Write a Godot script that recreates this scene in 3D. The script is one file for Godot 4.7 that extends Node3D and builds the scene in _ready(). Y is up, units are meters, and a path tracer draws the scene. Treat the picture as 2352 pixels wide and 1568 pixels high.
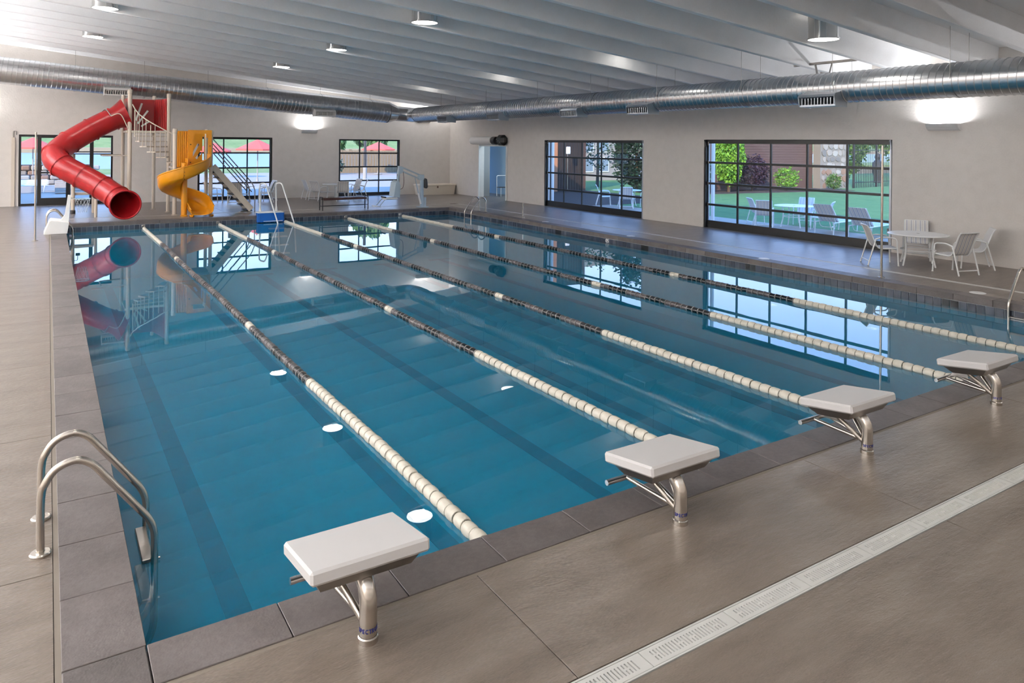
extends Node3D
# Indoor lap pool. Work coordinates: x to the right across the pool, y up, z away along the pool; V() turns them into Godot's axes.

const WATER := -0.25
const PW := 13.716
const PL := 22.86
const XR := 17.9
const ZF := 30.8
const XL := -14.0
const ZN := -9.0
const CEIL0 := 6.137
const CSL := 0.0974

var M := {}
var taken := {}
var rng := RandomNumberGenerator.new()


func V(x, y, z) -> Vector3:
	return Vector3(x, y, -z)


# ---------------------------------------------------------------- mesh building
class MB:
	var v := PackedVector3Array()
	var n := PackedVector3Array()
	var uv := PackedVector2Array()
	var c := PackedColorArray()
	var xf := Transform3D()
	var col = null

	func at(t: Transform3D) -> MB:
		xf = t
		return self

	func _p(p: Vector3, nn: Vector3, u: Vector2) -> void:
		v.append(xf * p)
		n.append((xf.basis * nn).normalized())
		uv.append(u)
		if col != null:
			c.append(col)

	# a triangle whose front looks along out
	func tri(a: Vector3, b: Vector3, d: Vector3, out: Vector3) -> void:
		var f := (b - a).cross(d - a)
		if f.length_squared() < 1e-16:
			return
		var nn := f.normalized()
		if f.dot(out) > 0.0:
			_p(a, nn, Vector2(a.x, a.y)); _p(d, nn, Vector2(d.x, d.y)); _p(b, nn, Vector2(b.x, b.y))
		else:
			nn = -nn
			_p(a, nn, Vector2(a.x, a.y)); _p(b, nn, Vector2(b.x, b.y)); _p(d, nn, Vector2(d.x, d.y))

	func quad(a: Vector3, b: Vector3, d: Vector3, e: Vector3, out: Vector3) -> void:
		tri(a, b, d, out)
		tri(a, d, e, out)

	# smooth triangle: normals and uvs given, ordered so that the front follows the normals
	func stri(a, b, d, na, nb, nd, ua := Vector2(), ub := Vector2(), ud := Vector2()) -> void:
		var f: Vector3 = (b - a).cross(d - a)
		if f.length_squared() < 1e-18:
			return
		if f.dot(na + nb + nd) > 0.0:
			_p(a, na, ua); _p(d, nd, ud); _p(b, nb, ub)
		else:
			_p(a, na, ua); _p(b, nb, ub); _p(d, nd, ud)

	func box(ctr: Vector3, size: Vector3, b := Basis(), ch := 0.0) -> MB:
		var h := size * 0.5
		var g: float = minf(ch, minf(h.x, minf(h.y, h.z)) * 0.9)
		var ax := [Vector3(1, 0, 0), Vector3(0, 1, 0), Vector3(0, 0, 1)]
		for i in 3:
			var j := (i + 1) % 3
			var k := (i + 2) % 3
			for s in [-1.0, 1.0]:
				var q := []
				for w in [[-1, -1], [1, -1], [1, 1], [-1, 1]]:
					q.append(ctr + b * (ax[i] * h[i] * s + ax[j] * (h[j] - g) * w[0] + ax[k] * (h[k] - g) * w[1]))
				quad(q[0], q[1], q[2], q[3], b * ax[i] * s)
			if g > 0.0:
				for s in [-1.0, 1.0]:
					for t in [-1.0, 1.0]:
						var e0: Vector3 = ax[j] * h[j] * s + ax[k] * (h[k] - g) * t
						var e1: Vector3 = ax[j] * (h[j] - g) * s + ax[k] * h[k] * t
						var l: Vector3 = ax[i] * (h[i] - g)
						quad(ctr + b * (e0 - l), ctr + b * (e0 + l), ctr + b * (e1 + l), ctr + b * (e1 - l), b * (e0 + e1))
		if g > 0.0:
			for sx in [-1.0, 1.0]:
				for sy in [-1.0, 1.0]:
					for sz in [-1.0, 1.0]:
						var o := Vector3(sx, sy, sz)
						tri(ctr + b * Vector3(h.x * sx, (h.y - g) * sy, (h.z - g) * sz), ctr + b * Vector3((h.x - g) * sx, h.y * sy, (h.z - g) * sz), ctr + b * Vector3((h.x - g) * sx, (h.y - g) * sy, h.z * sz), b * o)
		return self

	# box between two corners
	func bb(p: Vector3, q: Vector3, ch := 0.0) -> MB:
		return box((p + q) * 0.5, (q - p).abs(), Basis(), ch)

	# round tube along a path; r is a number or an array of radii
	func tube(p: Array, r, seg := 10, caps := true) -> MB:
		var m := p.size()
		var t := []
		for i in m:
			var d: Vector3 = (p[mini(i + 1, m - 1)] - p[maxi(i - 1, 0)]).normalized()
			t.append(d)
		var up := Vector3.UP if absf(t[0].y) < 0.9 else Vector3.RIGHT
		var s: Vector3 = t[0].cross(up).normalized()
		var rings := []
		for i in m:
			s = (s - t[i] * s.dot(t[i])).normalized()
			var w: Vector3 = t[i].cross(s)
			var rr: float = r[i] if r is Array else r
			var ring := []
			for k in seg + 1:
				var a := TAU * k / seg
				var d: Vector3 = s * cos(a) + w * sin(a)
				ring.append([p[i] + d * rr, d])
			rings.append(ring)
		var len := 0.0
		for i in m - 1:
			var l2: float = len + p[i].distance_to(p[i + 1])
			for k in seg:
				var A = rings[i][k]; var B = rings[i][k + 1]; var C = rings[i + 1][k + 1]; var D = rings[i + 1][k]
				var u0 := float(k) / seg
				var u1 := float(k + 1) / seg
				stri(A[0], B[0], C[0], A[1], B[1], C[1], Vector2(u0, len), Vector2(u1, len), Vector2(u1, l2))
				stri(A[0], C[0], D[0], A[1], C[1], D[1], Vector2(u0, len), Vector2(u1, l2), Vector2(u0, l2))
			len = l2
		if caps:
			for k in seg:
				tri(p[0], rings[0][k][0], rings[0][k + 1][0], -t[0])
				tri(p[m - 1], rings[m - 1][k][0], rings[m - 1][k + 1][0], t[m - 1])
		return self

	# profile of (radius, height) pairs turned round the y axis; sharp: flat between rows
	func lathe(pr: Array, seg := 20, sharp := true, a0 := 0.0, a1 := TAU) -> MB:
		for i in pr.size() - 1:
			var A: Vector2 = pr[i]
			var B: Vector2 = pr[i + 1]
			if A.distance_to(B) < 1e-6:
				continue
			var tn := Vector2(B.y - A.y, A.x - B.x).normalized()
			for k in seg:
				var t0 := a0 + (a1 - a0) * k / seg
				var t1 := a0 + (a1 - a0) * (k + 1) / seg
				var d0 := Vector3(cos(t0), 0, sin(t0))
				var d1 := Vector3(cos(t1), 0, sin(t1))
				var y := Vector3.UP
				var p0 := d0 * A.x + y * A.y
				var p1 := d1 * A.x + y * A.y
				var p2 := d1 * B.x + y * B.y
				var p3 := d0 * B.x + y * B.y
				var n0 := (d0 * tn.x + y * tn.y)
				var n1 := (d1 * tn.x + y * tn.y)
				var v0 := float(i) / pr.size()
				stri(p0, p1, p2, n0, n1, n1, Vector2(t0 / TAU, v0), Vector2(t1 / TAU, v0), Vector2(t1 / TAU, v0))
				stri(p0, p2, p3, n0, n1, n0, Vector2(t0 / TAU, v0), Vector2(t1 / TAU, v0), Vector2(t0 / TAU, v0))
		return self

	# polygon in the xy plane pushed out along z from z0 to z1
	func prism(poly: PackedVector2Array, z0: float, z1: float) -> MB:
		var ix := Geometry2D.triangulate_polygon(poly)
		for i in range(0, ix.size(), 3):
			for zz in [[z0, -1.0 if z0 < z1 else 1.0], [z1, 1.0 if z0 < z1 else -1.0]]:
				var q := []
				for j in 3:
					q.append(Vector3(poly[ix[i + j]].x, poly[ix[i + j]].y, zz[0]))
				tri(q[0], q[1], q[2], Vector3(0, 0, zz[1]))
		var cw := 0.0
		for i in poly.size():
			var a := poly[i]
			var b := poly[(i + 1) % poly.size()]
			cw += a.x * b.y - b.x * a.y
		for i in poly.size():
			var a := poly[i]
			var b := poly[(i + 1) % poly.size()]
			var o := Vector2(b.y - a.y, a.x - b.x) * signf(cw)
			quad(Vector3(a.x, a.y, z0), Vector3(b.x, b.y, z0), Vector3(b.x, b.y, z1), Vector3(a.x, a.y, z1), Vector3(o.x, o.y, 0))
		return self

	# a sheet with thickness through a grid of points grid[i][j]
	func sheet(grid: Array, th := 0.0) -> MB:
		var ni := grid.size()
		var nj: int = grid[0].size()
		var nr := []
		for i in ni:
			var row := []
			for j in nj:
				var du: Vector3 = grid[mini(i + 1, ni - 1)][j] - grid[maxi(i - 1, 0)][j]
				var dv: Vector3 = grid[i][mini(j + 1, nj - 1)] - grid[i][maxi(j - 1, 0)]
				row.append(du.cross(dv).normalized())
			nr.append(row)
		for side in ([1.0, -1.0] if th > 0.0 else [1.0]):
			for i in ni - 1:
				for j in nj - 1:
					var q := []
					for w in [[0, 0], [1, 0], [1, 1], [0, 1]]:
						var a: int = i + w[0]
						var b: int = j + w[1]
						q.append([grid[a][b] + nr[a][b] * th * 0.5 * side, nr[a][b] * side, Vector2(float(b) / (nj - 1), float(a) / (ni - 1))])
					stri(q[0][0], q[1][0], q[2][0], q[0][1], q[1][1], q[2][1], q[0][2], q[1][2], q[2][2])
					stri(q[0][0], q[2][0], q[3][0], q[0][1], q[2][1], q[3][1], q[0][2], q[2][2], q[3][2])
		if th > 0.0:
			var rim := []
			for i in ni:
				rim.append([i, 0])
			for j in range(1, nj):
				rim.append([ni - 1, j])
			for i in range(ni - 2, -1, -1):
				rim.append([i, nj - 1])
			for j in range(nj - 2, 0, -1):
				rim.append([0, j])
			var mid: Vector3 = grid[ni / 2][nj / 2]
			for k in rim.size():
				var a = rim[k]
				var b = rim[(k + 1) % rim.size()]
				var pa: Vector3 = grid[a[0]][a[1]]
				var pb: Vector3 = grid[b[0]][b[1]]
				var na: Vector3 = nr[a[0]][a[1]] * th * 0.5
				var nb: Vector3 = nr[b[0]][b[1]] * th * 0.5
				quad(pa + na, pb + nb, pb - nb, pa - na, (pa + pb) * 0.5 - mid)
		return self

	func mesh() -> ArrayMesh:
		var am := ArrayMesh.new()
		add_to(am)
		return am

	func add_to(am: ArrayMesh) -> void:
		var a := []
		a.resize(Mesh.ARRAY_MAX)
		a[Mesh.ARRAY_VERTEX] = v
		a[Mesh.ARRAY_NORMAL] = n
		a[Mesh.ARRAY_TEX_UV] = uv
		if c.size() == v.size() and c.size() > 0:
			a[Mesh.ARRAY_COLOR] = c
		am.add_surface_from_arrays(Mesh.PRIMITIVE_TRIANGLES, a)


func mb() -> MB:
	return MB.new()


# corners of a path rounded off
func rounded(p: Array, r: float, n := 5) -> Array:
	var out := [p[0]]
	for i in range(1, p.size() - 1):
		var a: Vector3 = p[i - 1] - p[i]
		var b: Vector3 = p[i + 1] - p[i]
		var d: float = minf(r, minf(a.length(), b.length()) * 0.49)
		var s: Vector3 = p[i] + a.normalized() * d
		var e: Vector3 = p[i] + b.normalized() * d
		for k in n + 1:
			var t := float(k) / n
			out.append(s * (1 - t) * (1 - t) + p[i] * 2.0 * t * (1 - t) + e * t * t)
	out.append(p[p.size() - 1])
	return out


func catmull(p: Array, n: int) -> Array:
	var out := []
	for i in p.size() - 1:
		var a: Vector3 = p[maxi(i - 1, 0)]
		var b: Vector3 = p[i]
		var c: Vector3 = p[i + 1]
		var d: Vector3 = p[mini(i + 2, p.size() - 1)]
		for k in n:
			out.append(b.cubic_interpolate(c, a, d, float(k) / n))
	out.append(p[p.size() - 1])
	return out


# ---------------------------------------------------------------- scene tree
func numbered(called: String) -> String:
	if not taken.has(called):
		taken[called] = 0
		return called
	taken[called] += 1
	return "%s_%03d" % [called, taken[called]]


func tag(o: Node, label: String, category: String, group := "") -> Node:
	o.set_meta("label", label)
	o.set_meta("category", category)
	if group:
		o.set_meta("group", group)
	return o


func thing(called: String, label: String, category: String, where := Vector3.ZERO, turn := 0.0, group := "") -> Node3D:
	var o := Node3D.new()
	o.name = numbered(called)
	add_child(o)
	o.position = where
	o.rotation.y = turn
	tag(o, label, category, group)
	return o


func setting(called: String, label := "", category := "") -> Node3D:
	var o := Node3D.new()
	o.name = called
	add_child(o)
	o.set_meta("kind", "structure")
	if label:
		tag(o, label, category)
	return o


func part(parent: Node, called: String, shape, m: Material, label := "") -> MeshInstance3D:
	var o := MeshInstance3D.new()
	o.name = called
	o.mesh = shape.mesh() if shape is MB else shape
	o.material_override = null
	for i in o.mesh.get_surface_count():
		if o.mesh.surface_get_material(i) == null:
			o.mesh.surface_set_material(i, m)
	parent.add_child(o, true)
	if label:
		o.set_meta("label", label)
	return o


# a part that shares its mesh but may wear another material
func piece(parent: Node, called: String, shape: Mesh, m: Material, where: Vector3, b := Basis()) -> MeshInstance3D:
	var o := MeshInstance3D.new()
	o.name = called
	o.mesh = shape
	if m:
		o.set_surface_override_material(0, m)
	o.transform = Transform3D(b, where)
	parent.add_child(o, true)
	return o


func copy(root: Node3D, where: Vector3, turn: float, label := "", group := "") -> Node3D:
	var r: Node3D = root.duplicate()
	r.name = numbered(String(root.name).trim_suffix("_000").rstrip("0123456789").trim_suffix("_"))
	add_child(r)
	r.position = where
	r.rotation.y = turn
	if label:
		r.set_meta("label", label)
	if group:
		r.set_meta("group", group)
	return r


# ---------------------------------------------------------------- materials
func ramp_image(seeds: Array, colors: Array, size := 512) -> ImageTexture:
	# seeds: [seed, frequency, weight] of each noise layer; colors: stops of a ramp in sRGB
	var sum := PackedFloat32Array()
	sum.resize(size * size)
	for s in seeds:
		var f := FastNoiseLite.new()
		f.seed = s[0]
		f.frequency = s[1]
		f.noise_type = FastNoiseLite.TYPE_SIMPLEX_SMOOTH
		f.fractal_octaves = 4
		var d := f.get_seamless_image(size, size).get_data()
		for i in size * size:
			sum[i] += (d[i] / 255.0 - 0.5) * s[2]
	var lut := []
	for k in 257:
		var t := k / 256.0 * (colors.size() - 1)
		var i := mini(int(t), colors.size() - 2)
		var q: Color = colors[i].lerp(colors[i + 1], t - i)
		lut.append([int(q.r * 255), int(q.g * 255), int(q.b * 255)])
	var out := PackedByteArray()
	out.resize(size * size * 3)
	for i in size * size:
		var k = lut[clampi(int((sum[i] + 0.5) * 256), 0, 256)]
		out[i * 3] = k[0]
		out[i * 3 + 1] = k[1]
		out[i * 3 + 2] = k[2]
	return ImageTexture.create_from_image(Image.create_from_data(size, size, false, Image.FORMAT_RGB8, out))


func C(r, g, b) -> Color:
	return Color(r / 255.0, g / 255.0, b / 255.0)


func mat(called: String, color: Color, rough := 0.6, metal := 0.0) -> StandardMaterial3D:
	var m := StandardMaterial3D.new()
	m.resource_name = called
	m.albedo_color = color
	m.roughness = rough
	m.metallic = metal
	M[called] = m
	return m


func textured(called: String, tex: Texture2D, scale: Vector3, rough := 0.7, bump: Texture2D = null, relief := 0.0) -> StandardMaterial3D:
	var m := mat(called, Color.WHITE, rough)
	m.albedo_texture = tex
	m.uv1_triplanar = true
	m.uv1_world_triplanar = true
	m.uv1_scale = scale
	if bump:
		m.heightmap_enabled = true
		m.heightmap_texture = bump
		m.heightmap_scale = relief
	return m


func make_materials() -> void:
	var grey := [C(0, 0, 0), C(255, 255, 255)]
	var fine := ramp_image([[11, 0.05, 1.0], [12, 0.2, 0.7]], grey, 512)
	var soft := ramp_image([[13, 0.008, 1.2]], grey, 256)
	# brushed, stained deck concrete
	var deck := ramp_image([[1, 0.004, 0.6], [2, 0.03, 0.25], [3, 0.2, 0.5]], [C(90, 79, 69), C(112, 100, 89), C(124, 112, 101), C(138, 128, 118)], 1024)
	textured("deck", deck, Vector3(0.22, 0.5, 0.9), 0.3, fine, 0.25)
	textured("deck_side", deck, Vector3(0.9, 0.5, 0.22), 0.42, fine, 0.25)
	textured("deck_pale", deck, Vector3(0.31, 0.5, 0.83), 0.40, fine, 0.25)
	M.deck_pale.albedo_color = Color(1.0, 1.0, 1.02)
	M.deck.metallic_specular = 0.55
	var cop := ramp_image([[21, 0.008, 0.7], [22, 0.06, 0.5], [23, 0.2, 0.3]], [C(82, 75, 72), C(95, 87, 84), C(106, 99, 96)], 512)
	for k in 3:
		var m := textured("coping_%d" % k, cop, Vector3(0.6, 0.6, 0.6), 0.5, fine, 0.12)
		m.uv1_offset = Vector3(k * 0.37, 0, k * 0.21)
		m.albedo_color = Color(1, 1, 1) * [1.0, 0.95, 1.05][k]
		m.albedo_color.a = 1.0
	mat("caulk", C(122, 112, 100), 0.8)
	mat("joint", C(58, 51, 45), 1.0)
	var wall := ramp_image([[31, 0.01, 0.5], [32, 0.08, 0.4]], [C(214, 207, 200), C(221, 214, 207), C(226, 219, 213)], 512)
	textured("wall", wall, Vector3(0.5, 0.5, 0.5), 0.85, fine, 0.15)
	var ceil := ramp_image([[33, 0.01, 0.5], [34, 0.08, 0.4]], [C(236, 235, 234), C(241, 240, 240), C(245, 245, 245)], 512)
	textured("ceiling", ceil, Vector3(0.4, 0.4, 0.4), 0.8, fine, 0.1)
	var pl := ramp_image([[41, 0.02, 0.5], [42, 0.1, 0.3]], [C(30, 138, 172), C(38, 148, 181), C(46, 158, 188)], 512)
	textured("plaster", pl, Vector3(0.5, 0.5, 0.5), 0.8)
	mat("lane_line", C(20, 78, 116), 0.6)
	# pool tile
	for k in 4:
		var m := mat("tile_%d" % k, [C(52, 58, 70), C(60, 66, 78), C(46, 52, 64), C(66, 71, 82)][k], 0.22)
		m.roughness = 0.18 + 0.04 * k
	mat("tile_black", C(9, 10, 13), 0.2)
	mat("grout", C(164, 167, 170), 0.85)
	# water: thin clear surface with a little blue of its own
	var w := mat("water", Color(0.0, 0.44, 0.57, 0.5), 0.0)
	w.transparency = BaseMaterial3D.TRANSPARENCY_ALPHA
	w.metallic_specular = 0.45
	var rip := FastNoiseLite.new()
	rip.seed = 5
	rip.frequency = 0.012
	rip.fractal_octaves = 2
	var nt := NoiseTexture2D.new()
	nt.width = 512
	nt.height = 512
	nt.seamless = true
	nt.as_normal_map = true
	nt.bump_strength = 1.2
	nt.noise = rip
	w.normal_enabled = true
	w.normal_texture = nt
	w.normal_scale = 0.015
	w.uv1_triplanar = true
	w.uv1_world_triplanar = true
	w.uv1_scale = Vector3(0.16, 0.16, 0.16)
	# metals
	mat("steel", C(200, 192, 182), 0.22, 1.0)
	mat("steel_dark", C(150, 146, 142), 0.3, 1.0)
	var gal := ramp_image([[51, 0.02, 0.6], [52, 0.12, 0.6]], [C(196, 197, 198), C(206, 207, 208), C(214, 215, 216)], 512)
	var g := textured("galvanised", gal, Vector3(1.2, 1.2, 1.2), 0.27)
	g.metallic = 1.0
	mat("galvanised_plain", C(178, 184, 192), 0.35, 0.85)
	mat("chrome", C(215, 214, 212), 0.12, 1.0)
	# plastics and paint
	mat("white", C(232, 230, 226), 0.45)
	mat("white_gloss", C(236, 236, 234), 0.25)
	mat("platform", C(196, 192, 189), 0.55)
	mat("float_white", C(204, 196, 180), 0.4)
	mat("float_black", C(10, 10, 12), 0.25)
	mat("float_grey", C(72, 66, 66), 0.3)
	mat("float_rim", C(124, 118, 116), 0.4)
	mat("black_frame", C(14, 14, 16), 0.35)
	mat("black", C(16, 15, 15), 0.5)
	mat("dark_grey", C(58, 57, 58), 0.6)
	mat("brown", C(74, 42, 32), 0.45)
	mat("blue", C(6, 92, 176), 0.4)
	mat("red_slide", C(160, 26, 30), 0.3)
	mat("yellow_slide", C(216, 142, 24), 0.28)
	mat("beige_post", C(206, 194, 178), 0.5)
	mat("red_board", C(206, 62, 66), 0.5)
	mat("lift_grey", C(178, 192, 200), 0.4)
	mat("box_cream", C(226, 214, 196), 0.55)
	mat("rubber", C(40, 38, 38), 0.8)
	mat("grate", C(196, 194, 188), 0.55)
	mat("net", C(214, 216, 220), 0.8)
	mat("blue_print", C(40, 44, 120), 0.5)
	mat("tan_board", C(176, 120, 84), 0.7)
	var gl := mat("glass", Color(0.9, 0.95, 0.95, 0.04), 0.0)
	gl.transparency = BaseMaterial3D.TRANSPARENCY_ALPHA
	gl.metallic_specular = 0.4
	var le := mat("lens_glow", C(250, 250, 248), 0.5)
	le.emission_enabled = true
	le.emission = Color(1.0, 0.985, 0.96)
	le.emission_energy_multiplier = 8.0
	var ls := mat("lens_soft", C(250, 250, 248), 0.5)
	ls.emission_enabled = true
	ls.emission = Color(1.0, 0.985, 0.96)
	ls.emission_energy_multiplier = 5.0
	var sg := mat("sconce_glow", C(250, 248, 242), 0.5)
	sg.emission_enabled = true
	sg.emission = Color(0.975, 0.985, 1.0)
	sg.emission_energy_multiplier = 3.0
	# sling cloth of the chairs: white with grey-blue stripes
	var im := Image.create(256, 8, false, Image.FORMAT_RGB8)
	im.fill(C(226, 224, 220))
	for k in 5:
		im.fill_rect(Rect2i(16 + k * 52, 0, 6, 8), C(150, 152, 172))
		im.fill_rect(Rect2i(25 + k * 52, 0, 3, 8), C(176, 176, 188))
		im.fill_rect(Rect2i(38 + k * 52, 0, 14, 8), C(214, 208, 204))
	var sl := mat("sling", Color.WHITE, 0.7)
	sl.albedo_texture = ImageTexture.create_from_image(im)
	sl.backlight_enabled = true
	sl.backlight = Color(0.35, 0.35, 0.35)
	# outdoors
	var gr := ramp_image([[61, 0.02, 0.6], [62, 0.1, 0.5]], [C(45, 86, 45), C(60, 106, 55), C(80, 121, 65), C(115, 135, 80)], 512)
	textured("lawn", gr, Vector3(0.15, 0.15, 0.15), 0.95)
	var hill := ramp_image([[63, 0.02, 0.6], [64, 0.1, 0.6]], [C(80, 108, 48), C(108, 129, 65), C(129, 141, 80), C(146, 143, 95)], 512)
	textured("hill", hill, Vector3(0.02, 0.02, 0.02), 0.95)
	var pat := ramp_image([[65, 0.02, 0.5], [66, 0.1, 0.4]], [C(151, 140, 128), C(160, 149, 137), C(166, 157, 146)], 512)
	textured("patio", pat, Vector3(0.3, 0.3, 0.3), 0.9)
	var mul := ramp_image([[67, 0.05, 0.8], [68, 0.2, 0.8]], [C(34, 26, 23), C(65, 52, 46), C(94, 81, 74)], 512)
	textured("mulch", mul, Vector3(0.6, 0.6, 0.6), 0.95, fine, 3.0)
	var sid := ramp_image([[69, 0.02, 0.5], [70, 0.1, 0.4]], [C(75, 55, 49), C(85, 63, 55), C(92, 71, 63)], 512)
	textured("siding", sid, Vector3(0.1, 1.0, 0.1), 0.7)
	mat("siding_dark", C(49, 40, 37), 0.7)
	var lk := mat("lake", C(126, 142, 152), 0.35)
	lk.metallic_specular = 0.3
	mat("shore", C(158, 141, 112), 0.9)
	for k in 5:
		mat("stone_%d" % k, [C(137, 132, 124), C(151, 144, 135), C(115, 112, 108), C(135, 108, 91), C(158, 154, 146)][k], 0.85)
	mat("mortar", C(128, 123, 115), 0.9)
	mat("canvas_red", C(222, 92, 76), 0.8)
	M.canvas_red.backlight_enabled = true
	M.canvas_red.backlight = Color(0.4, 0.4, 0.4)
	mat("bark", C(78, 62, 50), 0.9)
	mat("fence_wood", C(135, 117, 91), 0.85)
	mat("fence_metal", C(34, 34, 36), 0.5)
	mat("cool_wall", C(186, 214, 232), 0.8)
	mat("grey_door", C(150, 148, 146), 0.6)
	for k in 6:
		var lm := mat("leaf_%d" % k, Color.WHITE, 0.7)
		lm.vertex_color_use_as_albedo = true
		lm.backlight_enabled = true
		lm.backlight = Color(0.5, 0.5, 0.5)


func _ready() -> void:
	rng.seed = 7
	# ---- camera
	var cam := Camera3D.new()
	cam.name = "camera"
	add_child(cam)
	cam.projection = Camera3D.PROJECTION_FRUSTUM
	cam.near = 0.05
	cam.far = 1500.0
	cam.size = 1568.0 / 1675.57 * 0.05
	cam.frustum_offset = Vector2(0.0, -(784.0 - 329.98) / 1675.57 * 0.05)
	cam.position = V(-0.4653, 2.6968, -4.3189)
	cam.basis = Basis(Vector3.UP, -0.56646) * Basis(Vector3.BACK, 0.01009)
	cam.current = true
	# ---- sky
	var env := Environment.new()
	env.background_mode = Environment.BG_SKY
	env.tonemap_mode = Environment.TONE_MAPPER_LINEAR
	env.tonemap_exposure = 1.2
	env.sdfgi_enabled = true
	env.ssao_enabled = true
	env.ssil_enabled = true
	var sm := ProceduralSkyMaterial.new()
	sm.sky_top_color = C(96, 150, 226)
	sm.sky_horizon_color = C(206, 222, 240)
	sm.ground_bottom_color = C(120, 120, 116)
	sm.ground_horizon_color = C(190, 196, 200)
	sm.sky_energy_multiplier = 1.85
	var sky := Sky.new()
	sky.sky_material = sm
	env.sky = sky
	var we := WorldEnvironment.new()
	we.name = "world"
	we.environment = env
	add_child(we)
	# ---- sun: from behind and to the left of the building
	var sun := DirectionalLight3D.new()
	sun.name = "sun"
	sun.light_color = Color(1.0, 0.93, 0.82)
	sun.light_energy = 1.9
	sun.light_angular_distance = 0.6
	sun.shadow_enabled = true
	add_child(sun)
	sun.look_at_from_position(Vector3.ZERO, Vector3(0.75, -0.48, -0.5), Vector3.UP)
	make_materials()
	build_shell()
	build_pool()
	build_deck()
	build_windows()
	build_ceiling_things()
	build_outdoors()
	build_lanes()
	build_blocks()
	build_ladders()
	build_slides()
	build_furniture()
	build_deck_things()


# ---------------------------------------------------------------- room shell
func wall_pieces(o: Node3D, along_z: bool, face: float, thick: float, from: float, to: float, top, holes: Array) -> void:
	# holes: [from, to, top] along the wall, in order; all start at the floor
	var b := mb()
	var put = func(a: float, e: float, y0: float, y1):
		if along_z:
			b.bb(V(face, y0, a), V(face + thick, y1 if y1 is float else 0.0, e))
		else:
			# top follows the roof slope
			var yt = func(x): return CEIL0 + 0.75 - CSL * x
			var pl := PackedVector2Array([Vector2(a, y0), Vector2(e, y0), Vector2(e, y1 if y1 is float else yt.call(e)), Vector2(a, y1 if y1 is float else yt.call(a))])
			b.prism(pl, -face, -face - thick)
	var at := from
	for h in holes:
		put.call(at, h[0], -0.2, top)
		put.call(h[0], h[1], h[2], top)
		at = h[1]
	put.call(at, to, -0.2, top)
	part(o, "wall_body", b, M.wall)


func build_shell() -> void:
	var o := setting("wall_right", "beige plastered wall with two glazed overhead doors onto the lawn", "wall")
	wall_pieces(o, true, XR, 0.3, ZN, ZF + 0.3, 5.2, [[6.29, 12.69, 2.9], [15.6, 21.9, 2.87], [24.93, 27.65, 2.6]])
	o = setting("wall_far", "beige plastered wall behind the slides with three glazed openings", "wall")
	wall_pieces(o, false, ZF, 0.3, XL, XR, null, [[-1.45, 1.86, 2.87], [5.2, 8.47, 2.87], [11.71, 14.97, 2.84]])
	o = setting("wall_left", "beige plastered side wall", "wall")
	wall_pieces(o, true, XL - 0.3, 0.3, ZN - 0.3, ZF + 0.3, 8.3, [])
	o = setting("wall_near", "beige plastered end wall", "wall")
	wall_pieces(o, false, ZN - 0.3, 0.3, XL, XR, null, [])
	# ceiling: sloped slab with deep stems every five feet
	o = setting("ceiling", "white sloping concrete ceiling of deep parallel ribs", "ceiling")
	var b := mb()
	var y0 := func(x): return CEIL0 - CSL * x
	var yl: float = y0.call(XL - 0.3)
	var yr: float = y0.call(XR + 0.3)
	b.prism(PackedVector2Array([Vector2(XL - 0.3, yl + 0.62), Vector2(XR + 0.3, yr + 0.62), Vector2(XR + 0.3, yr + 0.82), Vector2(XL - 0.3, yl + 0.82)]), -(ZN - 0.3), -(ZF + 0.3))
	part(o, "roof_slab", b, M.ceiling)
	# one rib, tapering to its foot, with chamfered lower edges
	yl = CSL * (XR - XL) * 0.5
	b = mb()
	var L := Vector3((XL - XR) * 0.5, yl, 0)
	var R := Vector3((XR - XL) * 0.5, -yl, 0)
	var sec := [Vector2(-0.1, 0.66), Vector2(-0.075, 0.015), Vector2(-0.06, 0.0), Vector2(0.06, 0.0), Vector2(0.075, 0.015), Vector2(0.1, 0.66)]
	for k in 5:
		var s: Vector2 = sec[k]
		var e: Vector2 = sec[k + 1]
		var out := Vector3(0, s.x - e.x, e.y - s.y)
		if k < 2:
			out = Vector3(0, -0.2, -1)
		elif k == 2:
			out = Vector3.DOWN
		else:
			out = Vector3(0, -0.2, 1)
		b.quad(L + Vector3(0, s.y, s.x), R + Vector3(0, s.y, s.x), R + Vector3(0, e.y, e.x), L + Vector3(0, e.y, e.x), out)
	var rib: ArrayMesh = b.mesh()
	rib.surface_set_material(0, M.ceiling)
	var z := 2.385 - 1.524 * 7
	while z < ZF:
		piece(o, "roof_rib", rib, null, V((XL + XR) * 0.5, CEIL0 - CSL * (XL + XR) * 0.5, z))
		z += 1.524


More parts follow.
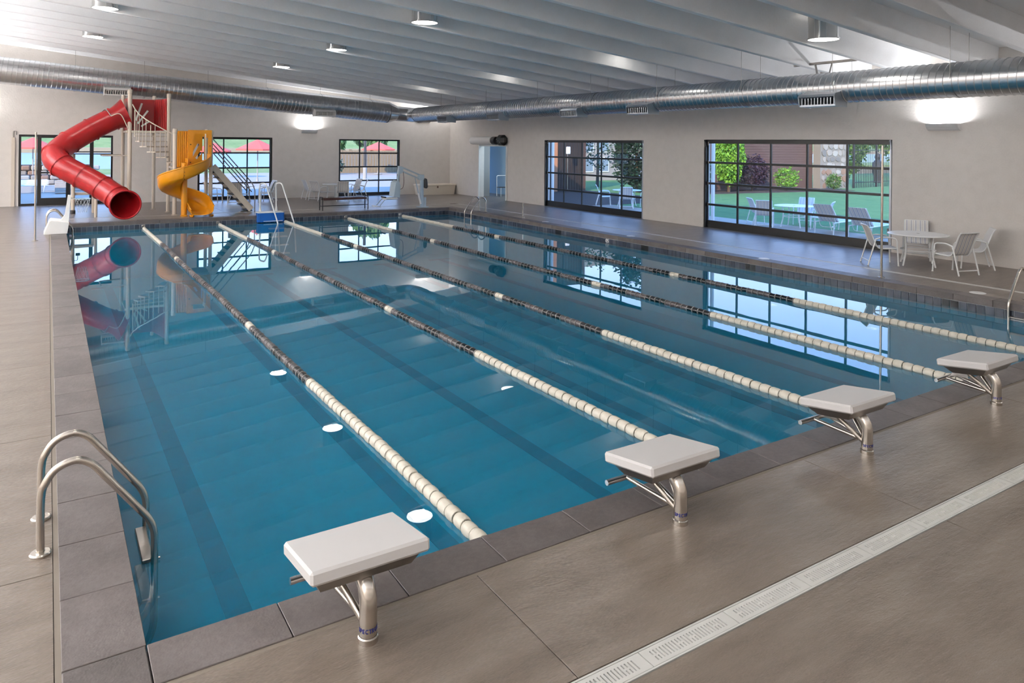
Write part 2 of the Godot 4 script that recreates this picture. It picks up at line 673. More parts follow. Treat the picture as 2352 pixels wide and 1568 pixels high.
# ---------------------------------------------------------------- the pool
func build_pool() -> void:
	var D := -1.9
	var o := setting("pool_basin", "dark tiled waterline band round the pool basin", "pool wall")
	var b := mb()
	b.bb(V(-0.5, D, -0.5), V(-0.02, -0.118, PL + 0.5))
	b.bb(V(-0.02, D, -0.5), V(PW + 0.02, -0.118, -0.02))
	part(o, "basin_side", b, M.plaster)
	b = mb()
	b.bb(V(-0.02, D, PL + 0.02), V(PW + 0.5, -0.118, PL + 0.5))
	b.bb(V(PW + 0.02, D, -0.5), V(PW + 0.5, -0.118, PL + 0.02))
	part(o, "basin_side", b, M.plaster)
	# grout bed and tiles on the two walls in view, plain bands on the others
	b = mb()
	b.bb(V(-0.02, -0.30, PL + 0.02), V(PW + 0.02, -0.118, PL + 0.008))
	b.bb(V(PW + 0.008, -0.30, -0.02), V(PW + 0.02, -0.118, PL + 0.02))
	b.bb(V(-0.02, -0.30, -0.02), V(-0.008, -0.118, PL + 0.02))
	b.bb(V(-0.02, -0.30, -0.02), V(PW + 0.02, -0.118, -0.008))
	part(o, "grout_bed", b, M.grout)
	var t: ArrayMesh = mb().box(Vector3.ZERO, Vector3(0.141, 0.15, 0.016), Basis(), 0.003).mesh()
	t.surface_set_material(0, M.tile_0)
	for k in 90:
		piece(o, "tile", t, M["tile_%d" % rng.randi_range(0, 3)], V(0.0762 + k * 0.1524, -0.2, PL + 0.004))
	var turn := Basis(Vector3.UP, PI / 2)
	# marker tiles: two black tiles side by side
	var marks := {}
	for zz in [18.72, 15.06, 10.9, 7.3, 2.62]:
		marks[int(zz / 0.1524)] = true
		marks[int(zz / 0.1524) + 1] = true
	for k in 150:
		var bl: bool = marks.has(k)
		piece(o, "tile", t, M.tile_black if bl else M["tile_%d" % rng.randi_range(0, 3)], V(PW + 0.004, -0.2, 0.0762 + k * 0.1524), turn)
	# depth number
	var tx := TextMesh.new()
	tx.font = font()
	tx.text = "05"
	tx.font_size = 16
	tx.pixel_size = 0.0088
	tx.depth = 0.003
	var tm := MeshInstance3D.new()
	tm.name = "depth_number"
	tm.mesh = tx
	tx.material = M.white
	o.add_child(tm, true)
	tm.transform = Transform3D(Basis(Vector3.UP, -PI / 2), V(PW - 0.006, -0.19, 12.6))
	# basin floor with lane lines
	o = setting("floor_pool", "blue plastered pool floor with dark lane lines", "pool floor")
	part(o, "basin_floor", mb().bb(V(-0.5, D - 0.2, -0.5), V(PW + 0.5, D, PL + 0.5)), M.plaster)
	var xs := [1.14, 3.43, 5.72, 8.0, 10.3, 12.6]
	for x in xs:
		var l := mb()
		l.bb(V(x - 0.125, D, 1.2), V(x + 0.125, D + 0.008, PL - 1.5))
		l.bb(V(x - 0.45, D, PL - 1.5), V(x + 0.45, D + 0.008, PL - 1.25))
		part(o, "lane_line", l, M.lane_line)
	# the water
	var w := mb()
	w.quad(V(-0.02, WATER, -0.02), V(PW + 0.02, WATER, -0.02), V(PW + 0.02, WATER, PL + 0.02), V(-0.02, WATER, PL + 0.02), Vector3.UP)
	var wo := part(self, "water", w, M.water)
	wo.set_meta("kind", "structure")
	tag(wo, "still blue pool water mirroring windows and ceiling lamps", "water")


func font() -> Font:
	var f := SystemFont.new()
	f.font_names = PackedStringArray(["Droid Sans"])
	f.font_weight = 700
	return f


# ---------------------------------------------------------------- coping, slabs and drains
func build_deck() -> void:
	# coping stones
	var o := setting("trim_1", "grey cast stone coping round the pool edge", "coping")
	var run = func(n: int, from: Vector3, to: Vector3, wide: Vector3):
		var s := (to - from) / n
		for k in n:
			var a: Vector3 = from + s * k + s.normalized() * 0.003
			var e: Vector3 = from + s * (k + 1) - s.normalized() * 0.003
			var jig := rng.randf_range(-0.0012, 0.0012)
			part(o, "coping_stone", mb().bb(a + Vector3(0, -0.115, 0), e + wide + Vector3(0, 0.004 + jig, 0), 0.003), M["coping_%d" % rng.randi_range(0, 2)])
	run.call(20, V(0, 0, 0), V(PW, 0, 0), V(0, 0, -0.34))
	run.call(34, V(0, 0, 0), V(0, 0, PL), V(-0.385, 0, 0))
	run.call(20, V(0, 0, PL), V(PW, 0, PL), V(0, 0, 0.34))
	run.call(34, V(PW, 0, 0), V(PW, 0, PL), V(0.34, 0, 0))
	for q in [[V(-0.385, -0.115, -0.34), V(-0.003, 0.004, -0.003)], [V(PW + 0.003, -0.115, -0.34), V(PW + 0.34, 0.004, -0.003)], [V(PW + 0.003, -0.115, PL + 0.003), V(PW + 0.34, 0.004, PL + 0.34)], [V(-0.385, -0.115, PL + 0.003), V(-0.003, 0.004, PL + 0.34)]]:
		part(o, "coping_stone", mb().bb(q[0], q[1], 0.006), M.coping_1)
	# sealant between the coping and the slabs
	var b := mb()
	b.bb(V(-0.415, -0.1, -0.37), V(PW + 0.37, -0.004, -0.34))
	b.bb(V(-0.415, -0.1, PL + 0.34), V(PW + 0.37, -0.004, PL + 0.37))
	b.bb(V(-0.415, -0.1, -0.34), V(-0.385, -0.004, PL + 0.34))
	b.bb(V(PW + 0.34, -0.1, -0.34), V(PW + 0.37, -0.004, PL + 0.34))
	part(o, "sealant", b, M.caulk)
	# slabs
	o = setting("floor", "brushed brown grey concrete deck cast in slabs", "floor")
	b = mb()
	b.bb(V(XL, -0.3, ZN), V(-0.5, -0.09, ZF))
	b.bb(V(PW + 0.5, -0.3, ZN), V(XR, -0.09, ZF))
	b.bb(V(-0.5, -0.3, ZN), V(PW + 0.5, -0.09, -0.5))
	b.bb(V(-0.5, -0.3, PL + 0.5), V(PW + 0.5, -0.09, ZF))
	b.bb(V(-0.5, -0.13, -0.5), V(PW + 0.5, -0.118, -0.02))
	b.bb(V(-0.5, -0.13, PL + 0.02), V(PW + 0.5, -0.118, PL + 0.5))
	b.bb(V(-0.5, -0.13, -0.02), V(-0.02, -0.118, PL + 0.02))
	b.bb(V(PW + 0.02, -0.13, -0.02), V(PW + 0.5, -0.118, PL + 0.02))
	part(o, "slab_bed", b, M.joint)
	var slab = func(x0: float, x1: float, z0: float, z1: float, m: Material):
		part(o, "slab", mb().bb(V(x0 + 0.003, -0.09, z0 + 0.003), V(x1 - 0.003, 0.0, z1 - 0.003), 0.0015), m)
	var jx := [-0.415, 1.82, 5.05, 8.29, 11.53, 14.77, XR]
	for k in 6:
		slab.call(jx[k], jx[k + 1], -1.40, -0.37, M.deck)
		slab.call(jx[k], jx[k + 1], -5.0, -1.56, M.deck)
		slab.call(jx[k], jx[k + 1], ZN, -5.0, M.deck)
	var z := ZN
	var jz := [ZN, -6.47, -3.97, -1.47, 1.03, 3.53, 6.03, 8.53, 11.03, 13.53, 16.03, 18.53, 21.03, 23.53, 26.03, 28.53, ZF]
	for k in jz.size() - 1:
		slab.call(-3.6, -0.415, jz[k], jz[k + 1], M.deck)
		slab.call(XL, -3.6, jz[k], jz[k + 1], M.deck)
	var rz := [-0.37, 2.6, 5.84, 9.08, 12.32, 15.56, 18.8, 22.04, 24.43]
	for k in rz.size() - 1:
		slab.call(PW + 0.37, 14.92, rz[k], rz[k + 1], M.deck)
		slab.call(15.08, XR, rz[k], rz[k + 1], M.deck)
	var fx := [-0.415, 2.4, 5.2, 8.0, 10.8, 13.6, XR]
	for k in 6:
		slab.call(fx[k], fx[k + 1], PL + 0.37, 24.43, M.deck) if fx[k + 1] < 14.0 else slab.call(fx[k], PW + 0.37, PL + 0.37, 24.43, M.deck)
		slab.call(fx[k], fx[k + 1], 24.59, 27.6, M.deck)
		slab.call(fx[k], fx[k + 1], 27.6, ZF, M.deck)
	slab.call(15.08, XR, 24.43, 24.59, M.deck)
	# door reveal
	part(o, "slab", mb().bb(V(XR, -0.1, 24.93), V(XR + 0.3, 0.0, 27.65)), M.deck)
	# trench drains
	grate_drain(V(-0.415, 0, -1.48), 28, Basis(), true, "white slotted trench drain crossing the deck behind the starting blocks")
	grate_drain(V(15.0, 0, 24.5), 38, Basis(Vector3.UP, -PI / 2), false, "white trench drain running along the garden side of the pool")
	grate_drain(V(-0.415, 0, 24.51), 23, Basis(), false, "white trench drain in front of the water slides")


func grate_drain(from: Vector3, n: int, b: Basis, slots: bool, label: String) -> void:
	# grates of 0.66 m laid along local x in a frame 0.14 m wide
	var o := thing("trench_drain", label, "drain", from)
	o.basis = b
	var LEN := 0.655
	var full := LEN * n
	var f := mb()
	f.bb(Vector3(0, -0.08, -0.075), Vector3(full, -0.001, -0.064))
	f.bb(Vector3(0, -0.08, 0.064), Vector3(full, -0.001, 0.075))
	part(o, "channel_frame", f, M.grate)
	part(o, "channel_bottom", mb().bb(Vector3(0, -0.088, -0.075), Vector3(full, -0.08, 0.075)), M.joint)
	var g := mb()
	var y0 := -0.02
	var y1 := -0.002
	if slots:
		# plate cut by two rows of slots that alternate with pairs of half slots
		var w := 0.061
		g.bb(Vector3(0.003, y0, -w), Vector3(0.055, y1, w))
		g.bb(Vector3(LEN - 0.055, y0, -w), Vector3(LEN - 0.003, y1, w))
		g.bb(Vector3(0.055, y0, -w), Vector3(LEN - 0.055, y1, -0.036))
		g.bb(Vector3(0.055, y0, 0.036), Vector3(LEN - 0.055, y1, w))
		var pitch := 0.0227
		for k in 24:
			var x := 0.055 + k * pitch
			g.bb(Vector3(x + 0.009, y0, -0.036), Vector3(x + pitch, y1, 0.036))
			if k % 4 < 2 and k % 6 < 4:
				g.bb(Vector3(x, y0, -0.007), Vector3(x + 0.009, y1, 0.007))
		g.at(Transform3D(Basis(), Vector3(LEN / 2, y1 + 0.0005, 0)))
		g.lathe([Vector2(0.0, 0.0015), Vector2(0.009, 0.001), Vector2(0.011, 0.0)], 10)
		g.at(Transform3D())
	else:
		g.bb(Vector3(0.002, y0, -0.062), Vector3(LEN - 0.002, y1, 0.062), 0.003)
	var gm: ArrayMesh = g.mesh()
	gm.surface_set_material(0, M.grate)
	for k in n:
		piece(o, "grate", gm, null, Vector3(k * LEN, 0, 0))


# ---------------------------------------------------------------- glazed openings
func glazed(o: Node3D, w: float, ys: Array, cols: int, bottom: float, top: float, deep: float) -> void:
	# sectional glass door in local axes: x along the opening, z towards the room, at the outer half of the wall
	var st := 0.055
	var side := 0.10
	part(o, "bottom_rail", mb().bb(Vector3(0, 0, -0.03), Vector3(w, bottom, 0.03), 0.004), M.black_frame)
	part(o, "top_rail", mb().bb(Vector3(0, ys[ys.size() - 1], -0.03), Vector3(w, top, 0.03), 0.004), M.black_frame)
	for s in [0.0, w - side]:
		part(o, "side_stile", mb().bb(Vector3(s, bottom, -0.03), Vector3(s + side, ys[ys.size() - 1], 0.03), 0.004), M.black_frame)
	var cw := (w - 2 * side - (cols - 1) * st) / cols
	for c in cols - 1:
		var x := side + cw * (c + 1) + st * c
		part(o, "stile", mb().bb(Vector3(x, bottom, -0.026), Vector3(x + st, ys[ys.size() - 1], 0.026), 0.004), M.black_frame)
	var rows := ys.size()
	for r in rows - 1:
		part(o, "rail", mb().bb(Vector3(side, ys[r] - 0.035, -0.028), Vector3(w - side, ys[r] + 0.035, 0.028), 0.004), M.black_frame)
	for r in rows:
		for c in cols:
			var x := side + c * (cw + st)
			var y0: float = bottom if r == 0 else ys[r - 1] + 0.035
			var y1: float = ys[r] - 0.035 if r < rows - 1 else ys[r]
			var g := mb()
			g.quad(Vector3(x, y0, 0), Vector3(x + cw, y0, 0), Vector3(x + cw, y1, 0), Vector3(x, y1, 0), Vector3(0, 0, 1))
			part(o, "pane", g, M.glass)


func build_windows() -> void:
	var ys := [0.76, 1.455, 2.145, 2.77]
	# right wall: local x runs along -z of the work axes so that local z looks into the room
	var i := 1
	for q in [[12.69, 6.29, 2.9, "black sectional glass door facing the patio table and loungers"], [21.9, 15.6, 2.87, "black sectional glass door facing the mulch bed and brown siding"]]:
		var o := setting("window_%d" % i, q[3], "glass door")
		o.position = V(XR + 0.12, 0, q[0])
		o.basis = Basis(Vector3(0, 0, 1), Vector3.UP, Vector3(-1, 0, 0))
		var w: float = q[0] - q[1]
		glazed(o, w, ys, 5, 0.24, q[2], 0.3)
		# tracks and the hinges on the inner edges
		for s in [0.05, w - 0.05]:
			var tr := mb()
			tr.bb(Vector3(s - 0.03, 0.0, 0.05), Vector3(s + 0.03, q[2] - 0.25, 0.11), 0.006)
			tr.tube(rounded([Vector3(s, q[2] - 0.3, 0.08), Vector3(s, q[2] - 0.08, 0.09), Vector3(s, q[2] - 0.02, 0.13)], 0.08), 0.028, 8)
			part(o, "track", tr, M.galvanised_plain if s > 1.0 else M.black_frame)
		for y in ys:
			part(o, "hinge", mb().bb(Vector3(0.1, y - 0.06, 0.03), Vector3(0.15, y + 0.06, 0.05), 0.004), M.steel_dark)
		part(o, "latch", mb().bb(Vector3(w - 0.16, 0.45, 0.03), Vector3(w - 0.12, 0.6, 0.06), 0.006), M.steel_dark)
		i += 1
	# far wall: local z towards the room is -z of the work axes, so x as it is
	for q in [[11.71, 14.97, 2.84, "black sectional glass door beside the pool lift"], [5.2, 8.47, 2.87, "black sectional glass door behind the slide stairs"]]:
		var o := setting("window_%d" % i, q[3], "glass door")
		o.position = V(q[0], 0, ZF + 0.12)
		glazed(o, q[1] - q[0], ys, 3, 0.16, q[2], 0.3)
		for s in [0.05, q[1] - q[0] - 0.05]:
			part(o, "track", mb().bb(Vector3(s - 0.03, 0.0, 0.05), Vector3(s + 0.03, q[2] - 0.02, 0.11), 0.006), M.black_frame)
		i += 1
	# storefront with a door behind the red slide
	var o := setting("window_%d" % i, "black storefront with side lights behind the red tube slide", "storefront")
	o.position = V(-1.45, 0, ZF + 0.12)
	var W := 3.31
	var H := 2.87
	for q in [[0.0, 0.08], [0.62, 0.76], [1.62, 1.78], [2.46, 2.60], [W - 0.07, W]]:
		part(o, "mullion", mb().bb(Vector3(q[0], 0.0, -0.05), Vector3(q[1], H, 0.05), 0.004), M.black_frame)
	for q in [[0.08, 0.62, 0.0, 0.09], [0.08, 0.62, H - 0.09, H], [0.76, 1.62, 0.0, 0.30], [0.76, 1.62, H - 0.13, H], [0.76, 1.62, 1.30, 1.36], [1.78, 2.46, 0.0, 0.26], [1.78, 2.46, H - 0.13, H], [1.78, 2.46, 2.07, 2.11], [1.78, 2.46, 2.16, 2.20], [2.60, W - 0.07, 0.0, 0.14], [2.60, W - 0.07, H - 0.09, H], [2.60, W - 0.07, 2.07, 2.11], [2.60, W - 0.07, 2.16, 2.20]]:
		part(o, "rail", mb().bb(Vector3(q[0], q[2], -0.04), Vector3(q[1], q[3], 0.04), 0.004), M.black_frame)
	for q in [[0.08, 0.62, 0.09, H - 0.09], [0.76, 1.62, 0.3, 1.30], [0.76, 1.62, 1.36, H - 0.13], [1.78, 2.46, 0.26, 2.07], [1.78, 2.46, 2.2, H - 0.13], [2.60, W - 0.07, 0.14, 2.07], [2.60, W - 0.07, 2.2, H - 0.09]]:
		var g := mb()
		g.quad(Vector3(q[0], q[2], 0), Vector3(q[1], q[2], 0), Vector3(q[1], q[3], 0), Vector3(q[0], q[3], 0), Vector3(0, 0, 1))
		part(o, "pane", g, M.glass)
	part(o, "door_handle", mb().tube([Vector3(1.56, 0.9, 0.09), Vector3(1.56, 1.25, 0.09)], 0.012, 8), M.steel)
	part(o, "closer_post", mb().bb(Vector3(-0.24, 0.0, 0.12), Vector3(-0.12, 2.75, 0.2), 0.006), M.beige_post)
	part(o, "hanging_hook", mb().tube(rounded([Vector3(-0.18, 2.75, 0.16), Vector3(-0.18, 3.0, 0.16), Vector3(-0.08, 3.0, 0.2), Vector3(-0.08, 2.85, 0.2)], 0.05), 0.02, 8), M.steel_dark)
	# doorway on the right wall with a rolled-up shutter
	o = setting("door_1", "open doorway under a rolled white shutter", "doorway")
	o.position = V(XR, 0, 27.65)
	o.basis = Basis(Vector3(0, 0, 1), Vector3.UP, Vector3(-1, 0, 0))
	for s in [0.0, 2.63]:
		part(o, "guide", mb().bb(Vector3(s, 0, 0.0), Vector3(s + 0.09, 2.62, 0.06), 0.006), M.white)
	part(o, "header", mb().bb(Vector3(-0.02, 2.56, -0.02), Vector3(2.74, 2.64, 0.05), 0.006), M.white)
	var bx := Basis(Vector3(0, 0, 1), PI / 2)
	part(o, "shutter_roll", mb().at(Transform3D(bx, Vector3(-0.3, 2.84, 0.22))).lathe([Vector2(0, 0), Vector2(0.17, 0), Vector2(0.2, -0.03), Vector2(0.2, -1.98), Vector2(0.17, -2.0), Vector2(0, -2.0)], 24), M.white)
	part(o, "motor_housing", mb().at(Transform3D(bx, Vector3(1.72, 2.84, 0.22))).lathe([Vector2(0, 0), Vector2(0.16, 0), Vector2(0.19, -0.03), Vector2(0.19, -0.35), Vector2(0.1, -0.37), Vector2(0.1, -0.45), Vector2(0.0, -0.45)], 18), M.black)
	part(o, "end_plate", mb().box(Vector3(2.5, 2.86, 0.2), Vector3(0.62, 0.5, 0.4), Basis(), 0.14), M.black)
	for s in 3:
		part(o, "bolt", mb().box(Vector3(2.35 + 0.14 * s, 2.9 - 0.07 * s, 0.405), Vector3(0.04, 0.04, 0.02), Basis(), 0.008), M.steel_dark)
	# the room beyond
	o = setting("wall_corridor", "pale blue corridor walls beyond the doorway", "wall")
	var b := mb()
	b.bb(V(20.0, -0.1, 24.7), V(20.1, 3.2, 32.4))
	b.bb(V(XR + 0.3, -0.1, 32.2), V(20.0, 3.2, 32.4))
	b.bb(V(XR + 0.3, -0.1, 24.6), V(20.1, 3.2, 24.7))
	part(o, "wall_body", b, M.cool_wall)
	b = mb()
	b.bb(V(20.1, -0.1, 24.5), V(20.15, 3.4, 29.6))
	b.bb(V(XR + 0.3, -0.1, 24.5), V(20.1, 3.4, 24.6))
	part(o, "outer_siding", b, M.siding_dark)
	part(o, "corridor_ceiling", mb().bb(V(XR + 0.3, 3.2, 24.6), V(20.1, 3.35, 32.4)), M.ceiling)
	part(o, "corridor_floor", mb().bb(V(XR + 0.3, -0.15, 24.6), V(20.0, -0.005, 32.4)), M.deck)
	part(o, "grey_partition", mb().bb(V(XR + 0.3, 0.0, 28.0), V(XR + 0.85, 3.2, 28.12)), M.grey_door)
	part(o, "grey_partition", mb().bb(V(XR + 0.85, 0.0, 29.2), V(XR + 1.5, 3.2, 29.3)), M.grey_door)
	corridor_light()


func corridor_light() -> void:
	var o := thing("corridor_lamp", "flat white ceiling lamp in the corridor beyond the doorway", "lamp", V(19.2, 3.2, 26.3))
	part(o, "housing", mb().box(Vector3(0, -0.035, 0), Vector3(0.64, 0.06, 0.64), Basis(), 0.01), M.white)
	part(o, "lamp_lens", mb().box(Vector3(0, -0.065, 0), Vector3(0.56, 0.01, 0.56)), M.sconce_glow)
	area(o, Vector3(0, -0.08, 0), Vector2(0.5, 0.5), Basis(Vector3.RIGHT, -PI / 2), 5.0, Color(0.86, 0.94, 1.0))


func area(o: Node3D, where: Vector3, size: Vector2, b: Basis, energy: float, color: Color) -> void:
	# shines along its own -z
	var l := AreaLight3D.new()
	l.name = "light"
	l.area_size = size
	l.light_energy = energy
	l.light_color = color
	l.area_range = 60.0
	l.area_attenuation = 2.0
	l.shadow_enabled = true
	o.add_child(l, true)
	l.transform = Transform3D(b, where)


# ---------------------------------------------------------------- lamps, sconces and ducts
func build_ceiling_things() -> void:
	var first: Node3D = null
	for x in [0.75, 6.9, 12.95]:
		for z in [-1.25, 4.9, 11.1, 17.25, 23.45]:
			# the inner lamps of the garden row sit higher, up between the ribs
			var lift := 0.02
			var px: float = x
			var pz: float = z
			if x > 10.0 and z > 8.0:
				lift = 0.42
				px = 13.1
				pz = {11.1: 10.9, 17.25: 17.0, 23.45: 23.1}[z]
			var where := V(px, CEIL0 - CSL * px + lift, pz)
			var row: String = {0.75: "over the ladder side", 6.9: "over the middle lanes", 12.95: "over the garden side"}[x]
			var label := "round white drum lamp between ceiling ribs " + row
			var made: Node3D
			if first == null:
				first = make_lamp(where, label)
				made = first
			else:
				made = copy(first, where, 0.0, label)
			if lift > 0.1:
				made.get_node("housing").scale.y = 0.2
				for c in made.get_children():
					if c.name.begins_with("seam_rod"):
						c.scale.y = 0.2
				made.get_node("light").light_energy = 0.03
				made.get_node("lamp_lens").set_surface_override_material(0, M.lens_soft)
	# wall sconces
	sconce(V(XR, 3.21, 4.99), -PI / 2, "white trough sconce above the table by the garden wall", 10.0)
	sconce(V(10.2, 3.2, ZF), 0.0, "white trough sconce on the wall between two glass doors", 10.0)
	sconce(V(16.3, 3.86, ZF), 0.0, "white trough sconce on the wall above the storage chest", 13.0)
	sconce(V(-3.3, 3.2, ZF), 0.0, "white trough sconce on the wall past the storefront", 30.0)
	for z in [-4.5, 1.5, 7.5, 13.0, 18.5, 24.0]:
		sconce(V(XL, 3.2, z), PI / 2, "white trough sconce along the blank side wall", (270.0 if z < 5.0 else 450.0), "sconces along the blank side wall", 0.7)
	for x in [-2.0, 4.0, 10.0]:
		sconce(V(x, 3.2, ZN), PI, "white trough sconce on the wall behind the starting blocks", 30.0, "sconces on the wall behind the starting blocks", 0.75)
	sconce(V(XR, 3.21, -4.5), -PI / 2, "white trough sconce on the garden wall short of the starting blocks", 48.0)
	build_ducts()


func make_lamp(where: Vector3, label: String) -> Node3D:
	var o := thing("drum_lamp", label, "lamp", where, 0.0, "drum lamps between the ceiling ribs")
	var pr := [Vector2(0.30, 0.0), Vector2(0.315, 0.0), Vector2(0.315, 0.025), Vector2(0.295, 0.03), Vector2(0.295, 0.56)]
	part(o, "housing", mb().lathe(pr, 32), M.chrome)
	for k in 8:
		var a := TAU * k / 8
		part(o, "seam_rod", mb().tube([Vector3(cos(a) * 0.297, 0.03, sin(a) * 0.297), Vector3(cos(a) * 0.297, 0.56, sin(a) * 0.297)], 0.005, 5), M.white_gloss)
	part(o, "lamp_lens", mb().lathe([Vector2(0.0, -0.012), Vector2(0.2, -0.008), Vector2(0.3, 0.004)], 32), M.lens_glow)
	area(o, Vector3(0, -0.02, 0), Vector2(0.41, 0.41), Basis(Vector3.RIGHT, -PI / 2), 1.6, Color(1.0, 0.985, 0.96))
	return o


func sconce(where: Vector3, turn: float, label: String, energy: float, group := "", lean := 0.2) -> void:
	# local z comes out of the wall
	var o := thing("wall_sconce", label, "sconce", where, turn, group)
	var pl := PackedVector2Array([Vector2(0.0, 0.08), Vector2(0.012, 0.08), Vector2(0.012, -0.05), Vector2(0.08, -0.03), Vector2(0.17, 0.08), Vector2(0.19, 0.08), Vector2(0.15, 0.0), Vector2(0.09, -0.06), Vector2(0.03, -0.09), Vector2(0.0, -0.09)])
	var bx := Basis(Vector3(0, 0, 1), Vector3.UP, Vector3(-1, 0, 0))
	part(o, "trough", mb().at(Transform3D(bx, Vector3(0, 0, 0))).prism(pl, -0.36, 0.36), M.white_gloss)
	for s in [-1.0, 1.0]:
		part(o, "end_cap", mb().at(Transform3D(bx, Vector3(0, 0, 0))).prism(PackedVector2Array([Vector2(0, -0.09), Vector2(0.03, -0.09), Vector2(0.09, -0.06), Vector2(0.15, 0.0), Vector2(0.19, 0.08), Vector2(0.0, 0.08)]), 0.36 * s, 0.375 * s), M.white)
	part(o, "lamp_strip", mb().box(Vector3(0, 0.03, 0.075), Vector3(0.68, 0.01, 0.06)), M.sconce_glow)
	area(o, Vector3(0, 0.045, 0.075), Vector2(0.6, 0.05), Basis(Vector3.RIGHT, PI / 2 + lean), energy, Color(0.975, 0.985, 1.0))


func spiral(len: float, r: float, pitch: float, seg := 32) -> MB:
	var b := mb()
	var fr := [0.0, 0.05, 0.10, 0.15]
	var rr := [r, r + 0.012, r + 0.012, r]
	var n := int(len / pitch)
	for i in n:
		for j in 4:
			var a0: float = (i + fr[j]) * pitch
			var a1: float = (i + (fr[j + 1] if j < 3 else 1.0)) * pitch
			var r0: float = rr[j]
			var r1: float = rr[(j + 1) % 4]
			var sl := (r0 - r1) / (a1 - a0)
			for k in seg:
				var t0 := TAU * k / seg
				var t1 := TAU * (k + 1) / seg
				var d0 := Vector3(cos(t0), 0, sin(t0))
				var d1 := Vector3(cos(t1), 0, sin(t1))
				var s0 := pitch * t0 / TAU
				var s1 := pitch * t1 / TAU
				var n0 := (d0 + Vector3.UP * sl).normalized()
				var n1 := (d1 + Vector3.UP * sl).normalized()
				var A := d0 * r0 + Vector3.UP * (a0 + s0)
				var B := d1 * r0 + Vector3.UP * (a0 + s1)
				var Cc := d1 * r1 + Vector3.UP * (a1 + s1)
				var D := d0 * r1 + Vector3.UP * (a1 + s0)
				b.stri(A, B, Cc, n0, n1, n1)
				b.stri(A, Cc, D, n0, n1, n0)
	return b


func hood(parent: Node3D, where: Vector3, b: Basis, m: Material) -> void:
	# air outlet: local x along the duct, local z out of it
	var h := Node3D.new()
	h.name = "air_outlet"
	parent.add_child(h, true)
	h.transform = Transform3D(b, where)
	var bx := Basis(Vector3(0, 0, 1), Vector3.UP, Vector3(-1, 0, 0))
	var sec := PackedVector2Array([Vector2(-0.12, 0.13), Vector2(0.30, 0.04), Vector2(0.34, -0.02), Vector2(0.31, -0.03), Vector2(0.12, -0.08), Vector2(0.10, -0.21), Vector2(0.29, -0.19), Vector2(0.29, -0.23), Vector2(-0.1, -0.23)])
	part(h, "hood", mb().at(Transform3D(bx)).prism(sec, -0.44, 0.44), m)
	for s in [-1.0, 1.0]:
		part(h, "cheek", mb().at(Transform3D(bx)).prism(PackedVector2Array([Vector2(-0.14, 0.15), Vector2(0.31, 0.05), Vector2(0.35, -0.02), Vector2(0.30, -0.23), Vector2(-0.12, -0.25)]), 0.44 * s, 0.46 * s), m)
	part(h, "grille_back", mb().box(Vector3(0, -0.12, 0.14), Vector3(0.88, 0.16, 0.01)), M.dark_grey)
	for k in 11:
		part(h, "vane", mb().box(Vector3(-0.4 + 0.08 * k, -0.115, 0.23), Vector3(0.012, 0.15, 0.15), Basis(Vector3.UP, 0.25)), m)


